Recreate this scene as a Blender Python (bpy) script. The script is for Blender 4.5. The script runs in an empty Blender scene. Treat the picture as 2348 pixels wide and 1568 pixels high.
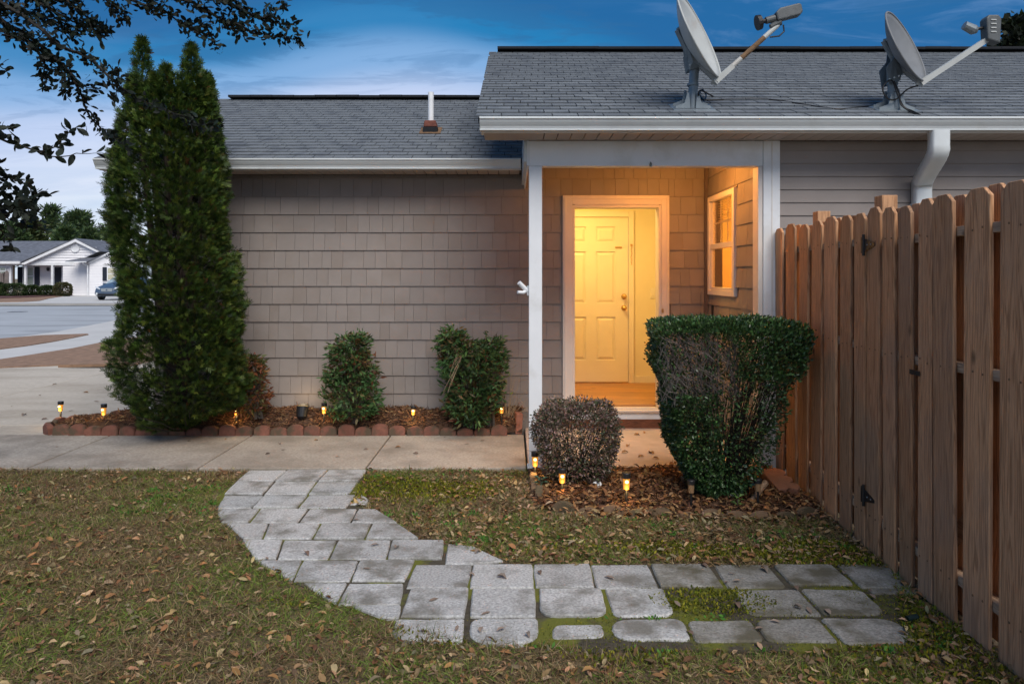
import bpy, bmesh, math, random
import numpy as np
from mathutils import Vector, Matrix
random.seed(7)
rng = np.random.default_rng(11)
C = bpy.context.scene.collection
sc = bpy.context.scene
R = math.radians

# ---------------------------------------------------------------- camera
cd = bpy.data.cameras.new('camera'); cam = bpy.data.objects.new('camera', cd); C.objects.link(cam)
cam.location = (0, 0, 1.52); cam.rotation_euler = (R(90), 0, 0)
cd.sensor_width = 36; cd.lens = 25.45; cd.shift_y = -0.0635
cd.clip_start = 0.05; cd.clip_end = 2000
sc.camera = cam
# ---------------------------------------------------------------- sky, sun, exposure
SUN_EL, SUN_AZ = 48, 163          # sun high behind the camera, a little to its right, behind thin cloud
w = bpy.data.worlds.new('World'); sc.world = w; w.use_nodes = True
nt = w.node_tree; N = nt.nodes; L = nt.links
for n in list(N): N.remove(n)
def nd(t, **k):
    n = N.new(t)
    for a, b in k.items(): setattr(n, a, b)
    return n
out = nd('ShaderNodeOutputWorld'); bg = nd('ShaderNodeBackground'); L.new(bg.outputs[0], out.inputs[0])
sky = nd('ShaderNodeTexSky', sky_type='NISHITA', sun_disc=False)
sky.sun_elevation = R(SUN_EL); sky.sun_rotation = R(SUN_AZ)
tc = nd('ShaderNodeTexCoord'); sep = nd('ShaderNodeSeparateXYZ'); L.new(tc.outputs['Generated'], sep.inputs[0])
def mth(op, a, b=None, c=None, cl=False):
    n = nd('ShaderNodeMath', operation=op); n.use_clamp = cl
    for i, v in enumerate((a, b, c)):
        if v is None: continue
        if isinstance(v, (int, float)): n.inputs[i].default_value = v
        else: L.new(v, n.inputs[i])
    return n.outputs[0]
# clouds lie on a flat layer: direction / height gives their place on it
den = mth('ADD', mth('MAXIMUM', sep.outputs[2], 0.0), 0.10)
cx = mth('DIVIDE', sep.outputs[0], den); cy = mth('DIVIDE', sep.outputs[1], den)
cmb = nd('ShaderNodeCombineXYZ'); L.new(cx, cmb.inputs[0]); L.new(cy, cmb.inputs[1])
def noise(vec, scale, detail=5, rough=.55, dist=0.0, off=0.0, sx=1.0, sy=1.0, rz=0.0):
    mp = nd('ShaderNodeMapping'); mp.inputs[1].default_value = (off, off*.7, 0); mp.inputs[3].default_value = (sx, sy, 1)
    mp.inputs[2].default_value = (0, 0, rz)
    L.new(vec, mp.inputs[0])
    n = nd('ShaderNodeTexNoise'); n.inputs['Scale'].default_value = scale; n.inputs['Detail'].default_value = detail
    n.inputs['Roughness'].default_value = rough; n.inputs['Distortion'].default_value = dist
    L.new(mp.outputs[0], n.inputs[0]); return n.outputs[0]
def ramp(fac, stops, interp='EASE'):
    n = nd('ShaderNodeValToRGB'); n.color_ramp.interpolation = interp
    e = n.color_ramp.elements
    while len(e) < len(stops): e.new(0.5)
    for q, (p, c) in zip(e, stops): q.position = p; q.color = (*c, 1) if len(c) == 3 else c
    L.new(fac, n.inputs[0]); return n.outputs[0]
def mixc(f, a, b, mode='MIX'):
    n = nd('ShaderNodeMix', data_type='RGBA', blend_type=mode)
    for i, v in ((0, f), (6, a), (7, b)):
        if isinstance(v, (int, float)): n.inputs[i].default_value = v
        elif isinstance(v, tuple): n.inputs[i].default_value = (*v, 1)
        else: L.new(v, n.inputs[i])
    return n.outputs[2]
# height gradient: pale near the horizon, deep blue above; warped by the big cloud sheets
big = noise(cmb.outputs[0], .33, 3, .5, 0.3, off=2.2)
wisp = noise(cmb.outputs[0], 1.5, 8, .6, 0.5, off=5.3, sx=.7, sy=1.35, rz=.25)
hgt = mth('ADD', sep.outputs[2], mth('MULTIPLY', mth('SUBTRACT', big, .5), -.22))
azm = mth('DIVIDE', sep.outputs[0], mth('MAXIMUM', sep.outputs[1], .05))
q_ = mth('DIVIDE', mth('ADD', azm, .10), .40)
bank = mth('POWER', 2.718, mth('MULTIPLY', mth('MULTIPLY', q_, q_), -1.0))      # a cloud bank standing above the house
hgt = mth('SUBTRACT', hgt, mth('MULTIPLY', bank, .13))
grad = ramp(hgt, [(0.0, (.60, .68, .77)), (.08, (.60, .65, .78)), (.13, (.47, .55, .75)), (.17, (.18, .35, .61)), (.21, (.0, .165, .40)), (.26, (.0, .10, .29)), (.9, (.015, .10, .27))])
cm = ramp(mth('ADD', mth('MULTIPLY', big, .55), mth('MULTIPLY', wisp, .45)), [(.46, (0, 0, 0)), (.60, (1, 1, 1))])
low = mth('MULTIPLY', mth('MULTIPLY', cm, .50), mth('SUBTRACT', 1.35, mth('MULTIPLY', sep.outputs[2], 3.2), None, True))
col = mixc(mth('MULTIPLY', low, .55), grad, (.22, .36, .62))
hi = mth('MULTIPLY', mth('SUBTRACT', hgt, .10), 9.0, None, True)
dk = ramp(noise(cmb.outputs[0], 2.6, 9, .64, 0.6, off=9.1, sx=.7, sy=1.4, rz=.3), [(.50, (0, 0, 0)), (.60, (1, 1, 1))])
wl = ramp(noise(cmb.outputs[0], 2.0, 9, .66, 0.7, off=3.1, sx=.7, sy=1.3, rz=.3), [(.50, (0, 0, 0)), (.64, (1, 1, 1))])
col = mixc(mth('MULTIPLY', wl, mth('MULTIPLY', mth('ADD', azm, .12, None, True), .62)), col, (.12, .24, .46))
col = mixc(mth('MULTIPLY', mth('MULTIPLY', dk, .50), hi), col, (.012, .105, .27))
col10 = nd('ShaderNodeVectorMath', operation='SCALE'); L.new(col, col10.inputs[0]); col10.inputs['Scale'].default_value = 3.8
fin = mixc(.96, sky.outputs[0], col10.outputs[0])
L.new(fin, bg.inputs[0]); bg.inputs[1].default_value = 0.12
sl = bpy.data.lights.new('sun', 'SUN'); sun = bpy.data.objects.new('sun', sl); C.objects.link(sun)
sl.energy = 1.5; sl.angle = R(42); sl.color = (1, .93, .85)
az = R(SUN_AZ)
sd = Vector((math.sin(az)*math.cos(R(SUN_EL)), math.cos(az)*math.cos(R(SUN_EL)), math.sin(R(SUN_EL))))   # towards the sun
sun.rotation_euler = (-sd).to_track_quat('-Z', 'Y').to_euler()
sc.view_settings.view_transform = 'Standard'; sc.view_settings.look = 'None'
sc.view_settings.exposure = 1.36; sc.view_settings.gamma = 1; sc.view_settings.use_curve_mapping = False

# ---------------------------------------------------------------- helpers
FP, PX, PY, H = 1660.0, 1174.0, 635.0, 1.52      # survey of the photograph: places measured on it, each with its own distance
def P(px, py, D): return Vector(((px-PX)*D/FP, D, H+(PY-py)*D/FP))
def G(px, py, z=0.0):
    D = FP*(H-z)/(py-PY); return ((px-PX)*D/FP, D)
def tag(o, label=None, cat=None, group=None, kind=None):
    if label: o['label'] = label
    if cat: o['category'] = cat
    if group: o['group'] = group
    if kind: o['kind'] = kind
    return o
def empty(name, loc, label=None, cat=None, group=None, kind=None):
    o = bpy.data.objects.new(name, None); C.objects.link(o); o.location = loc; o.empty_display_size = .1
    return tag(o, label, cat, group, kind)
def origin(p):
    v = Vector((0, 0, 0))
    while p is not None: v += p.location if p.parent is None else Vector((0,0,0)); p = p.parent
    return v
def adopt(o, parent):
    if parent is not None:
        o.parent = parent; o.matrix_parent_inverse = Matrix.Translation(-origin(parent)) if parent.parent is None else Matrix.Identity(4)
    return o
def link(name, me, parent=None, loc=None):
    o = bpy.data.objects.new(name, me); C.objects.link(o)
    if loc is not None: o.location = loc
    if parent is not None:
        o.parent = parent
        # meshes are written in world coordinates; undo the parent's own placement
        o.matrix_parent_inverse = PW(parent).inverted()
    return o
def PW(o):
    m = o.matrix_basis.copy()
    if o.parent is not None: m = PW(o.parent) @ o.matrix_parent_inverse @ m
    return m
def copy_tree(o, parent=None, top=None):
    c = o.copy(); C.objects.link(c)
    if parent is not None: c.parent = parent
    for ch in [x for x in bpy.data.objects if x.parent == o]: copy_tree(ch, c)
    return c
class MB:
    def __init__(s): s.v = []; s.f = []
    def add(s, vs, fs):
        b = len(s.v); s.v += [tuple(q) for q in vs]; s.f += [tuple(b+i for i in f) for f in fs]; return s
    def box(s, x0, x1, y0, y1, z0, z1):
        return s.add([(x0,y0,z0),(x1,y0,z0),(x1,y1,z0),(x0,y1,z0),(x0,y0,z1),(x1,y0,z1),(x1,y1,z1),(x0,y1,z1)],
                     [(0,3,2,1),(4,5,6,7),(0,1,5,4),(1,2,6,5),(2,3,7,6),(3,0,4,7)])
    def prism(s, pts, vec):            # pts: closed 3-D outline; vec: extrusion
        n = len(pts); vec = Vector(vec); a = [Vector(p) for p in pts]; b = [p+vec for p in a]
        return s.add(a+b, [tuple(range(n))[::-1], tuple(range(n, 2*n))] + [(i, (i+1) % n, n+(i+1) % n, n+i) for i in range(n)])
    def tube(s, pts, rad, n=8, cap=True, flat=None):
        pts = [Vector(p) for p in pts]
        if not isinstance(rad, (list, tuple)): rad = [rad]*len(pts)
        vs = []; up = None
        for i, p in enumerate(pts):
            t = (pts[min(i+1, len(pts)-1)] - pts[max(i-1, 0)]).normalized()
            if up is None: up = t.orthogonal().normalized()
            up = (up - t*up.dot(t)).normalized(); sd_ = t.cross(up)
            for k in range(n):
                a = 2*math.pi*k/n; vs.append(p + (up*math.cos(a) + sd_*math.sin(a))*rad[i])
        fs = []
        for i in range(len(pts)-1):
            for k in range(n): fs.append((i*n+k, i*n+(k+1) % n, (i+1)*n+(k+1) % n, (i+1)*n+k))
        if cap: fs += [tuple(range(n))[::-1], tuple((len(pts)-1)*n+k for k in range(n))]
        return s.add(vs, fs)
    def lathe(s, prof, c, n=16, axis='z'):   # prof: (r, h)
        c = Vector(c); vs = []
        for r, h in prof:
            for k in range(n):
                a = 2*math.pi*k/n; x, y = r*math.cos(a), r*math.sin(a)
                vs.append(c + (Vector((x, y, h)) if axis == 'z' else Vector((h, x, y)) if axis == 'x' else Vector((x, h, y))))
        fs = [(i*n+k, i*n+(k+1) % n, (i+1)*n+(k+1) % n, (i+1)*n+k) for i in range(len(prof)-1) for k in range(n)]
        fs += [tuple(range(n))[::-1], tuple((len(prof)-1)*n+k for k in range(n))]
        return s.add(vs, fs)
    def me(s, name, mat, smooth=False):
        m = bpy.data.meshes.new(name); m.from_pydata(s.v, [], s.f); m.update()
        bm = bmesh.new(); bm.from_mesh(m); bmesh.ops.recalc_face_normals(bm, faces=bm.faces); bm.to_mesh(m); bm.free()
        if mat: m.materials.append(mat)
        if smooth: m.polygons.foreach_set('use_smooth', [True]*len(m.polygons))
        return m
    def build(s, name, mat, parent=None, bevel=0, smooth=False, loc=None):
        o = link(name, s.me(name, mat, smooth), parent, loc)
        if bevel:
            b = o.modifiers.new('bevel', 'BEVEL'); b.width = bevel; b.segments = 2; b.limit_method = 'ANGLE'; b.angle_limit = R(40)
        return o
def rots(yaw, pitch, roll):
    cy_, sy_ = np.cos(yaw), np.sin(yaw); cp, sp = np.cos(pitch), np.sin(pitch); cr, sr = np.cos(roll), np.sin(roll)
    M = np.empty((len(yaw), 3, 3))
    M[:,0,0]=cy_*cp; M[:,0,1]=cy_*sp*sr-sy_*cr; M[:,0,2]=cy_*sp*cr+sy_*sr
    M[:,1,0]=sy_*cp; M[:,1,1]=sy_*sp*sr+cy_*cr; M[:,1,2]=sy_*sp*cr-cy_*sr
    M[:,2,0]=-sp; M[:,2,1]=cp*sr; M[:,2,2]=cp*cr
    return M
def frames(d, rng_):                     # rotation whose x axis follows directions d, with random roll
    d = d/np.linalg.norm(d, axis=1, keepdims=True)
    a = rng_.normal(size=d.shape); b = np.cross(d, a); b /= np.linalg.norm(b, axis=1, keepdims=True); c = np.cross(d, b)
    return np.stack([d, b, c], axis=2)
def scatter(name, tmpl, fcs, M, pos, scale, colr, mat, parent=None, kind=None):
    T = np.array(tmpl, float); k = len(pos); n = len(T)
    scale = np.asarray(scale, float)
    S = scale[:, None] if scale.ndim == 1 else scale
    V = (T[None]*S[:, None, :]) if scale.ndim == 2 else T[None]*scale[:, None, None]
    V = np.einsum('kij,knj->kni', M, V) + pos[:, None, :]
    m = bpy.data.meshes.new(name); m.vertices.add(k*n); m.vertices.foreach_set('co', V.reshape(-1).astype(np.float32))
    li = np.concatenate([np.array(f) for f in fcs]); ln = np.array([len(f) for f in fcs])
    loops = (li[None] + (np.arange(k)*n)[:, None]).reshape(-1)
    m.loops.add(len(loops)); m.loops.foreach_set('vertex_index', loops.astype(np.int32))
    tot = np.tile(ln, k); st = np.concatenate([[0], np.cumsum(tot)[:-1]])
    m.polygons.add(len(tot)); m.polygons.foreach_set('loop_start', st.astype(np.int32))
    m.update(calc_edges=True)
    if colr is not None:
        at = m.color_attributes.new('Col', 'FLOAT_COLOR', 'POINT')
        c4 = np.ones((k, n, 4), np.float32); c4[:, :, :3] = colr[:, None, :]
        at.data.foreach_set('color', c4.reshape(-1))
    m.materials.append(mat)
    o = link(name, m, parent)
    if kind: o['kind'] = kind
    return o
def leafcols(k, pal, jit=.15, wts=None):
    pal = np.array(pal); i = rng.choice(len(pal), k, p=wts)
    return np.clip(pal[i]*(1+rng.normal(0, jit, (k, 1))) * (1+rng.normal(0, jit*.3, (k, 3))), 0.002, 1)
# templates (x along the leaf)
LEAF_V = [(0,0,0),(.33,0,.02),(.68,0,.02),(1,0,-.04),(.30,.2,.07),(.66,.19,.08),(.30,-.2,.07),(.66,-.19,.08)]
LEAF_F = [(0,1,4),(1,2,5,4),(2,3,5),(0,6,1),(1,6,7,2),(2,7,3)]
OLEAF_V = [(0,0,0),(.18,0,.01),(.42,0,.02),(.72,0,.01),(1,0,-.05),(.16,.09,.02),(.38,.19,.05),(.66,.20,.05),(.88,.11,.01),(.16,-.09,.02),(.38,-.19,.05),(.66,-.20,.05),(.88,-.11,.01)]
OLEAF_F = [(0,1,5),(1,2,6,5),(2,3,7,6),(3,4,8,7),(0,9,1),(1,9,10,2),(2,10,11,3),(3,11,12,4)]
BLADE_V = [(0,-.03,0),(0,.03,0),(.55,-.022,0),(.55,.022,0),(1,0,-.12)]
BLADE_F = [(0,1,3,2),(2,3,4)]
SMALL_V = [(0,0,0),(.5,.24,.05),(1,0,0),(.5,-.24,.05)]
SMALL_F = [(0,3,2,1)]

# ---------------------------------------------------------------- materials
def mat(name, base, rough=.75, var=.18, scale=9, bump=.25, bscale=None, metal=0, spec=.4, attr=False, trans=0.0,
        stretch=(1,1,1), tint=None, tfac=.5, tscale=1.5, tpos=(.5,.62), objr=0.0, emit=None, es=1.0, bdist=.01, detail=6):
    m = bpy.data.materials.new(name); m.use_nodes = True; nt = m.node_tree; n_ = nt.nodes; l_ = nt.links
    b = n_['Principled BSDF']; b.inputs['Roughness'].default_value = rough; b.inputs['Metallic'].default_value = metal
    b.inputs['Specular IOR Level'].default_value = spec
    if attr:
        a = n_.new('ShaderNodeAttribute'); a.attribute_name = 'Col'; src = a.outputs[0]
    else:
        a = n_.new('ShaderNodeRGB'); a.outputs[0].default_value = (*base, 1); src = a.outputs[0]
    g = n_.new('ShaderNodeNewGeometry'); mp = n_.new('ShaderNodeMapping'); mp.inputs[3].default_value = stretch
    oi = n_.new('ShaderNodeObjectInfo'); mu = n_.new('ShaderNodeMath'); mu.operation = 'MULTIPLY'; mu.inputs[1].default_value = 37.0
    l_.new(oi.outputs['Random'], mu.inputs[0]); vm = n_.new('ShaderNodeVectorMath'); vm.operation = 'ADD'
    l_.new(mp.outputs[0], vm.inputs[0])
    l_.new(mu.outputs[0], vm.inputs[1]) if objr else None
    l_.new(g.outputs['Position'], mp.inputs[0])
    def nz(sc_, det=detail, rg=.6):
        q = n_.new('ShaderNodeTexNoise'); q.inputs['Scale'].default_value = sc_; q.inputs['Detail'].default_value = det
        q.inputs['Roughness'].default_value = rg; l_.new(vm.outputs[0], q.inputs[0]); return q.outputs[0]
    def mr(v, a0, a1, b0, b1):
        q = n_.new('ShaderNodeMapRange'); l_.new(v, q.inputs[0])
        for i, x in enumerate((a0, a1, b0, b1)): q.inputs[i+1].default_value = x
        return q.outputs[0]
    def mx(f, a_, b_, mode='MIX'):
        q = n_.new('ShaderNodeMix'); q.data_type = 'RGBA'; q.blend_type = mode
        for i, v in ((0, f), (6, a_), (7, b_)):
            if isinstance(v, (int, float)): q.inputs[i].default_value = v
            elif isinstance(v, tuple): q.inputs[i].default_value = (*v, 1)
            else: l_.new(v, q.inputs[i])
        return q.outputs[2]
    def sclr(col_, v):
        q = n_.new('ShaderNodeVectorMath'); q.operation = 'SCALE'; l_.new(col_, q.inputs[0]); l_.new(v, q.inputs['Scale']); return q.outputs[0]
    if var: src = sclr(src, mr(nz(scale), .3, .7, 1-var, 1+var))
    if objr: src = sclr(src, mr(oi.outputs['Random'], 0, 1, 1-objr, 1+objr))
    if tint is not None: src = mx(mr(nz(tscale, 4), tpos[0], tpos[1], 0, tfac), src, tint)
    l_.new(src, b.inputs['Base Color'])
    if bump:
        bp = n_.new('ShaderNodeBump'); bp.inputs['Strength'].default_value = bump; bp.inputs['Distance'].default_value = bdist
        l_.new(nz(bscale or scale*4), bp.inputs['Height']); l_.new(bp.outputs[0], b.inputs['Normal'])
    if emit is not None:
        b.inputs['Emission Color'].default_value = (*emit, 1); b.inputs['Emission Strength'].default_value = es
    if trans:
        o_ = n_['Material Output']; t = n_.new('ShaderNodeBsdfTranslucent'); l_.new(src, t.inputs[0])
        ms = n_.new('ShaderNodeMixShader'); ms.inputs[0].default_value = trans
        l_.new(b.outputs[0], ms.inputs[1]); l_.new(t.outputs[0], ms.inputs[2]); l_.new(ms.outputs[0], o_.inputs[0])
    m['src'] = 1
    return m
def woodmat(name, base, dark, objr=.12, gs=26, rough=.8, axis='z'):
    m = bpy.data.materials.new(name); m.use_nodes = True; nt = m.node_tree; n_ = nt.nodes; l_ = nt.links; b = n_['Principled BSDF']
    b.inputs['Roughness'].default_value = rough; b.inputs['Specular IOR Level'].default_value = .25
    g = n_.new('ShaderNodeNewGeometry'); oi = n_.new('ShaderNodeObjectInfo')
    mu = n_.new('ShaderNodeMath'); mu.operation = 'MULTIPLY'; mu.inputs[1].default_value = 53.; l_.new(oi.outputs['Random'], mu.inputs[0])
    vm = n_.new('ShaderNodeVectorMath'); vm.operation = 'ADD'; l_.new(g.outputs['Position'], vm.inputs[0]); l_.new(mu.outputs[0], vm.inputs[1])
    st = {'z': (1, 1, .045), 'x': (.045, 1, 1), 'y': (1, .045, 1)}[axis]
    mp = n_.new('ShaderNodeMapping'); mp.inputs[3].default_value = st; l_.new(vm.outputs[0], mp.inputs[0])
    def nz(sc_, det, rg=.55, dist=0., src=mp.outputs[0]):
        q = n_.new('ShaderNodeTexNoise'); q.inputs['Scale'].default_value = sc_; q.inputs['Detail'].default_value = det
        q.inputs['Roughness'].default_value = rg; q.inputs['Distortion'].default_value = dist; l_.new(src, q.inputs[0]); return q.outputs[0]
    n1 = nz(gs*.55, 2, .5, .4)
    wv = n_.new('ShaderNodeMath'); wv.operation = 'MULTIPLY'; wv.inputs[1].default_value = 62; l_.new(n1, wv.inputs[0])
    sn = n_.new('ShaderNodeMath'); sn.operation = 'SINE'; l_.new(wv.outputs[0], sn.inputs[0])
    mr = n_.new('ShaderNodeMapRange'); l_.new(sn.outputs[0], mr.inputs[0]); mr.inputs[1].default_value = -.1; mr.inputs[2].default_value = 1; mr.inputs[4].default_value = .62
    mx = n_.new('ShaderNodeMix'); mx.data_type = 'RGBA'; l_.new(mr.outputs[0], mx.inputs[0]); mx.inputs[6].default_value = (*base, 1); mx.inputs[7].default_value = (*dark, 1)
    f2 = nz(gs*9, 3); m2 = n_.new('ShaderNodeMapRange'); l_.new(f2, m2.inputs[0]); m2.inputs[1].default_value = .3; m2.inputs[2].default_value = .7; m2.inputs[3].default_value = .78; m2.inputs[4].default_value = 1.2
    s1 = n_.new('ShaderNodeVectorMath'); s1.operation = 'SCALE'; l_.new(mx.outputs[2], s1.inputs[0]); l_.new(m2.outputs[0], s1.inputs['Scale'])
    m3 = n_.new('ShaderNodeMapRange'); l_.new(oi.outputs['Random'], m3.inputs[0]); m3.inputs[3].default_value = 1-objr; m3.inputs[4].default_value = 1+objr
    s2 = n_.new('ShaderNodeVectorMath'); s2.operation = 'SCALE'; l_.new(s1.outputs[0], s2.inputs[0]); l_.new(m3.outputs[0], s2.inputs['Scale'])
    # weathered grey patches
    gr = nz(1.6, 4, .6, 0, vm.outputs[0]); m4 = n_.new('ShaderNodeMapRange'); l_.new(gr, m4.inputs[0]); m4.inputs[1].default_value = .45; m4.inputs[2].default_value = .7; m4.inputs[4].default_value = .5
    mx2 = n_.new('ShaderNodeMix'); mx2.data_type = 'RGBA'; l_.new(m4.outputs[0], mx2.inputs[0]); l_.new(s2.outputs[0], mx2.inputs[6]); mx2.inputs[7].default_value = (.27, .195, .145, 1)
    # knots
    mpk = n_.new('ShaderNodeMapping'); mpk.inputs[3].default_value = {'z': (1, 1, .55), 'x': (.55, 1, 1), 'y': (1, .55, 1)}[axis]; l_.new(vm.outputs[0], mpk.inputs[0])
    vo = n_.new('ShaderNodeTexVoronoi'); vo.inputs['Scale'].default_value = 5.0; l_.new(mpk.outputs[0], vo.inputs[0])
    mk = n_.new('ShaderNodeMapRange'); l_.new(vo.outputs['Distance'], mk.inputs[0]); mk.inputs[1].default_value = .05; mk.inputs[2].default_value = .12; mk.inputs[3].default_value = .9; mk.inputs[4].default_value = 0
    mx3 = n_.new('ShaderNodeMix'); mx3.data_type = 'RGBA'; l_.new(mk.outputs[0], mx3.inputs[0]); l_.new(mx2.outputs[2], mx3.inputs[6]); mx3.inputs[7].default_value = (.10, .055, .03, 1)
    l_.new(mx3.outputs[2], b.inputs['Base Color'])
    bp = n_.new('ShaderNodeBump'); bp.inputs['Strength'].default_value = .35; bp.inputs['Distance'].default_value = .003
    ad = n_.new('ShaderNodeMath'); l_.new(f2, ad.inputs[0]); l_.new(sn.outputs[0], ad.inputs[1]); l_.new(ad.outputs[0], bp.inputs['Height']); l_.new(bp.outputs[0], b.inputs['Normal'])
    return m
def glassmat(name, tint=(.8,.85,.85), mixf=.35, rough=.03):
    m = bpy.data.materials.new(name); m.use_nodes = True; n_ = m.node_tree.nodes; l_ = m.node_tree.links
    n_.remove(n_['Principled BSDF']); t = n_.new('ShaderNodeBsdfTransparent'); t.inputs[0].default_value = (*tint, 1)
    g = n_.new('ShaderNodeBsdfGlossy'); g.inputs['Roughness'].default_value = rough; ms = n_.new('ShaderNodeMixShader')
    lw = n_.new('ShaderNodeLayerWeight'); lw.inputs[0].default_value = .5; fr = n_.new('ShaderNodeMath'); fr.operation = 'POWER'; l_.new(lw.outputs['Facing'], fr.inputs[0]); fr.inputs[1].default_value = 5
    ad = n_.new('ShaderNodeMath'); ad.inputs[1].default_value = mixf; ad.use_clamp = True; l_.new(fr.outputs[0], ad.inputs[0])
    l_.new(ad.outputs[0], ms.inputs[0]); l_.new(t.outputs[0], ms.inputs[1]); l_.new(g.outputs[0], ms.inputs[2])
    l_.new(ms.outputs[0], n_['Material Output'].inputs[0]); return m
def emitmat(name, c, s):
    m = bpy.data.materials.new(name); m.use_nodes = True; b = m.node_tree.nodes['Principled BSDF']
    b.inputs['Base Color'].default_value = (*c, 1); b.inputs['Emission Color'].default_value = (*c, 1); b.inputs['Emission Strength'].default_value = s
    return m
m_shingle = mat('vinyl_shingle', (.236,.208,.191), .62, .07, 3, .22, 140, objr=.035, bdist=.002, tint=(.20,.165,.14), tfac=.5, tscale=1.3)
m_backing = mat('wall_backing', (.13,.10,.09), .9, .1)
m_lap = mat('lap_siding', (.27,.235,.215), .6, .06, 4, .15, 120, bdist=.002, tint=(.22,.19,.17), tfac=.4, tscale=1.1)
m_roof = mat('asphalt_shingle', (.135,.150,.165), .9, .34, 90, .5, 380, objr=.15, tint=(.095,.108,.125), tfac=.85, tscale=5, bdist=.002)
m_ridge = mat('ridge_shingle', (.010,.012,.016), .9, .2, 30, .3)
m_white = mat('white_paint', (.74,.76,.78), .5, .05, 3, .08, 60, tint=(.58,.58,.56), tfac=.45, tscale=3.5, bdist=.002)
m_trim = mat('cream_trim', (.66,.60,.54), .5, .05, 5, .05)
m_gutter = mat('gutter_metal', (.62,.66,.67), .32, .05, 2, .05, 40, spec=.6, tint=(.48,.50,.49), tfac=.35, tscale=4, bdist=.002)
m_soffit = mat('soffit_vinyl', (.42,.375,.35), .6, .05, 5, .05)
m_door = mat('door_paint', (.80,.75,.62), .42, .03, 4, .03)
m_inwall = mat('hall_wall_paint', (.80,.73,.52), .75, .03, 4, .05)
m_brass = mat('brass', (.60,.40,.16), .3, .1, 20, 0, metal=.9)
m_dark = mat('black_metal', (.012,.012,.013), .5, .2, 20, .1)
m_plastic = mat('black_plastic', (.016,.016,.017), .42, .2, 20, .05)
m_floor = woodmat('hall_floorboard', (.52,.26,.09), (.34,.15,.05), .18, 14, .35, 'x')
m_fence = woodmat('fence_cedar', (.52,.285,.15), (.215,.10,.046), .26, 38)
m_fence_x = woodmat('fence_rail_wood', (.42,.28,.18), (.22,.13,.08), .12, axis='y')
m_conc = mat('walk_concrete', (.37,.325,.27), .9, .26, 45, .4, 90, tint=(.20,.17,.135), tfac=.75, tscale=2.4, tpos=(.42,.66), bdist=.004, objr=.05)
m_drive = mat('driveway_concrete', (.46,.41,.34), .9, .16, 30, .35, 60, tint=(.26,.21,.155), tfac=.65, tscale=.8, tpos=(.46,.7), stretch=(.5,1.5,1), bdist=.004, objr=.04)
m_slab = mat('porch_concrete', (.50,.41,.34), .9, .08, 8, .3, 90, tint=(.36,.27,.2), tfac=.3, tscale=2.5, bdist=.003)
m_paver = mat('paver_concrete', (.42,.42,.41), .92, .42, 85, .9, 150, objr=.12, tint=(.15,.14,.115), tfac=.85, tscale=4.2, tpos=(.46,.64), bdist=.007)
m_pdirty = mat('dirty_paver_concrete', (.27,.26,.235), .92, .42, 85, .9, 150, objr=.15, tint=(.10,.088,.055), tfac=.9, tscale=4.2, tpos=(.42,.60), bdist=.007)
m_road = mat('asphalt_road', (.36,.38,.40), .9, .14, 3, .2, 30, tint=(.24,.25,.26), tfac=.7, tscale=.5, stretch=(.25,1.3,1))
m_walk2 = mat('sidewalk_concrete', (.50,.49,.47), .9, .08, 1, .2, 30)
m_straw = mat('pine_straw_ground', (.25,.155,.10), .95, .3, 6, .5, 60)
m_soil = mat('lawn_soil', (.13,.095,.055), .98, .45, 30, .8, 90, tint=(.085,.095,.025), tfac=.6, tscale=1.1, tpos=(.52,.64), bdist=.015)
m_far = mat('far_ground', (.17,.14,.085), .98, .25, .3, .2)
m_mulch = mat('mulch_soil', (.085,.045,.026), .98, .4, 25, .9, 70, bdist=.02)
m_moss = mat('moss', (.13,.14,.015), .98, .45, 22, 1., 160, tint=(.13,.085,.03), tfac=.55, tscale=7, tpos=(.5,.68), bdist=.01)
m_edge = mat('red_edging', (.19,.078,.052), .92, .25, 14, .6, 90, objr=.16, tint=(.075,.062,.038), tfac=.85, tscale=6, tpos=(.46,.6), bdist=.005)
m_edge2 = mat('weathered_edging', (.20,.125,.075), .95, .25, 14, .6, 90, objr=.1, tint=(.06,.055,.03), tfac=.8, tscale=7, tpos=(.42,.6), bdist=.005)
m_brick = mat('red_brick', (.27,.11,.07), .92, .2, 25, .4, 90, objr=.1)
m_leafv = mat('fallen_leaf', (1,1,1), .8, .12, 60, .2, attr=True, trans=.15, spec=.2)
m_grassv = mat('grass_blade', (1,1,1), .8, 0, 10, 0, attr=True, trans=.25, spec=.15)
m_green = mat('foliage', (1,1,1), .55, .15, 30, 0, attr=True, trans=.22, spec=.35)
m_gloss = mat('glossy_foliage', (1,1,1), .34, .12, 30, 0, attr=True, trans=.12, spec=.5)
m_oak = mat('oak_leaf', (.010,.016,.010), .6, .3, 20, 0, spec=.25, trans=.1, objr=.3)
m_chip = mat('bark_chip', (1,1,1), .9, .25, 50, .3, attr=True, spec=.15)
m_bark = mat('bark', (.075,.055,.042), .95, .35, 20, .9, 40, stretch=(1,1,.3), bdist=.02)
m_twig = mat('twig', (.085,.072,.062), .9, .3, 40, 0)
m_twigd = mat('dark_twig', (.020,.017,.014), .9, .3, 40, 0)
m_steel = mat('galvanised_steel', (.20,.235,.255), .45, .15, 12, .1, 60, metal=.35)
m_dish = mat('dish_paint', (.42,.44,.43), .5, .08, 5, .05, tint=(.32,.20,.12), tfac=.35, tscale=4, tpos=(.56,.72))
m_feed = mat('feed_plastic', (.085,.095,.10), .5, .2, 20, .1)
m_dish2 = mat('dark_dish_paint', (.17,.18,.19), .55, .1, 8, .05)
m_rust = mat('rusty_steel', (.16,.095,.05), .85, .35, 30, .4)
m_cable = mat('cable_rubber', (.008,.008,.009), .5, 0, 5, 0)
m_glass = glassmat('window_glass', (.92,.88,.80), .04)
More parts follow.
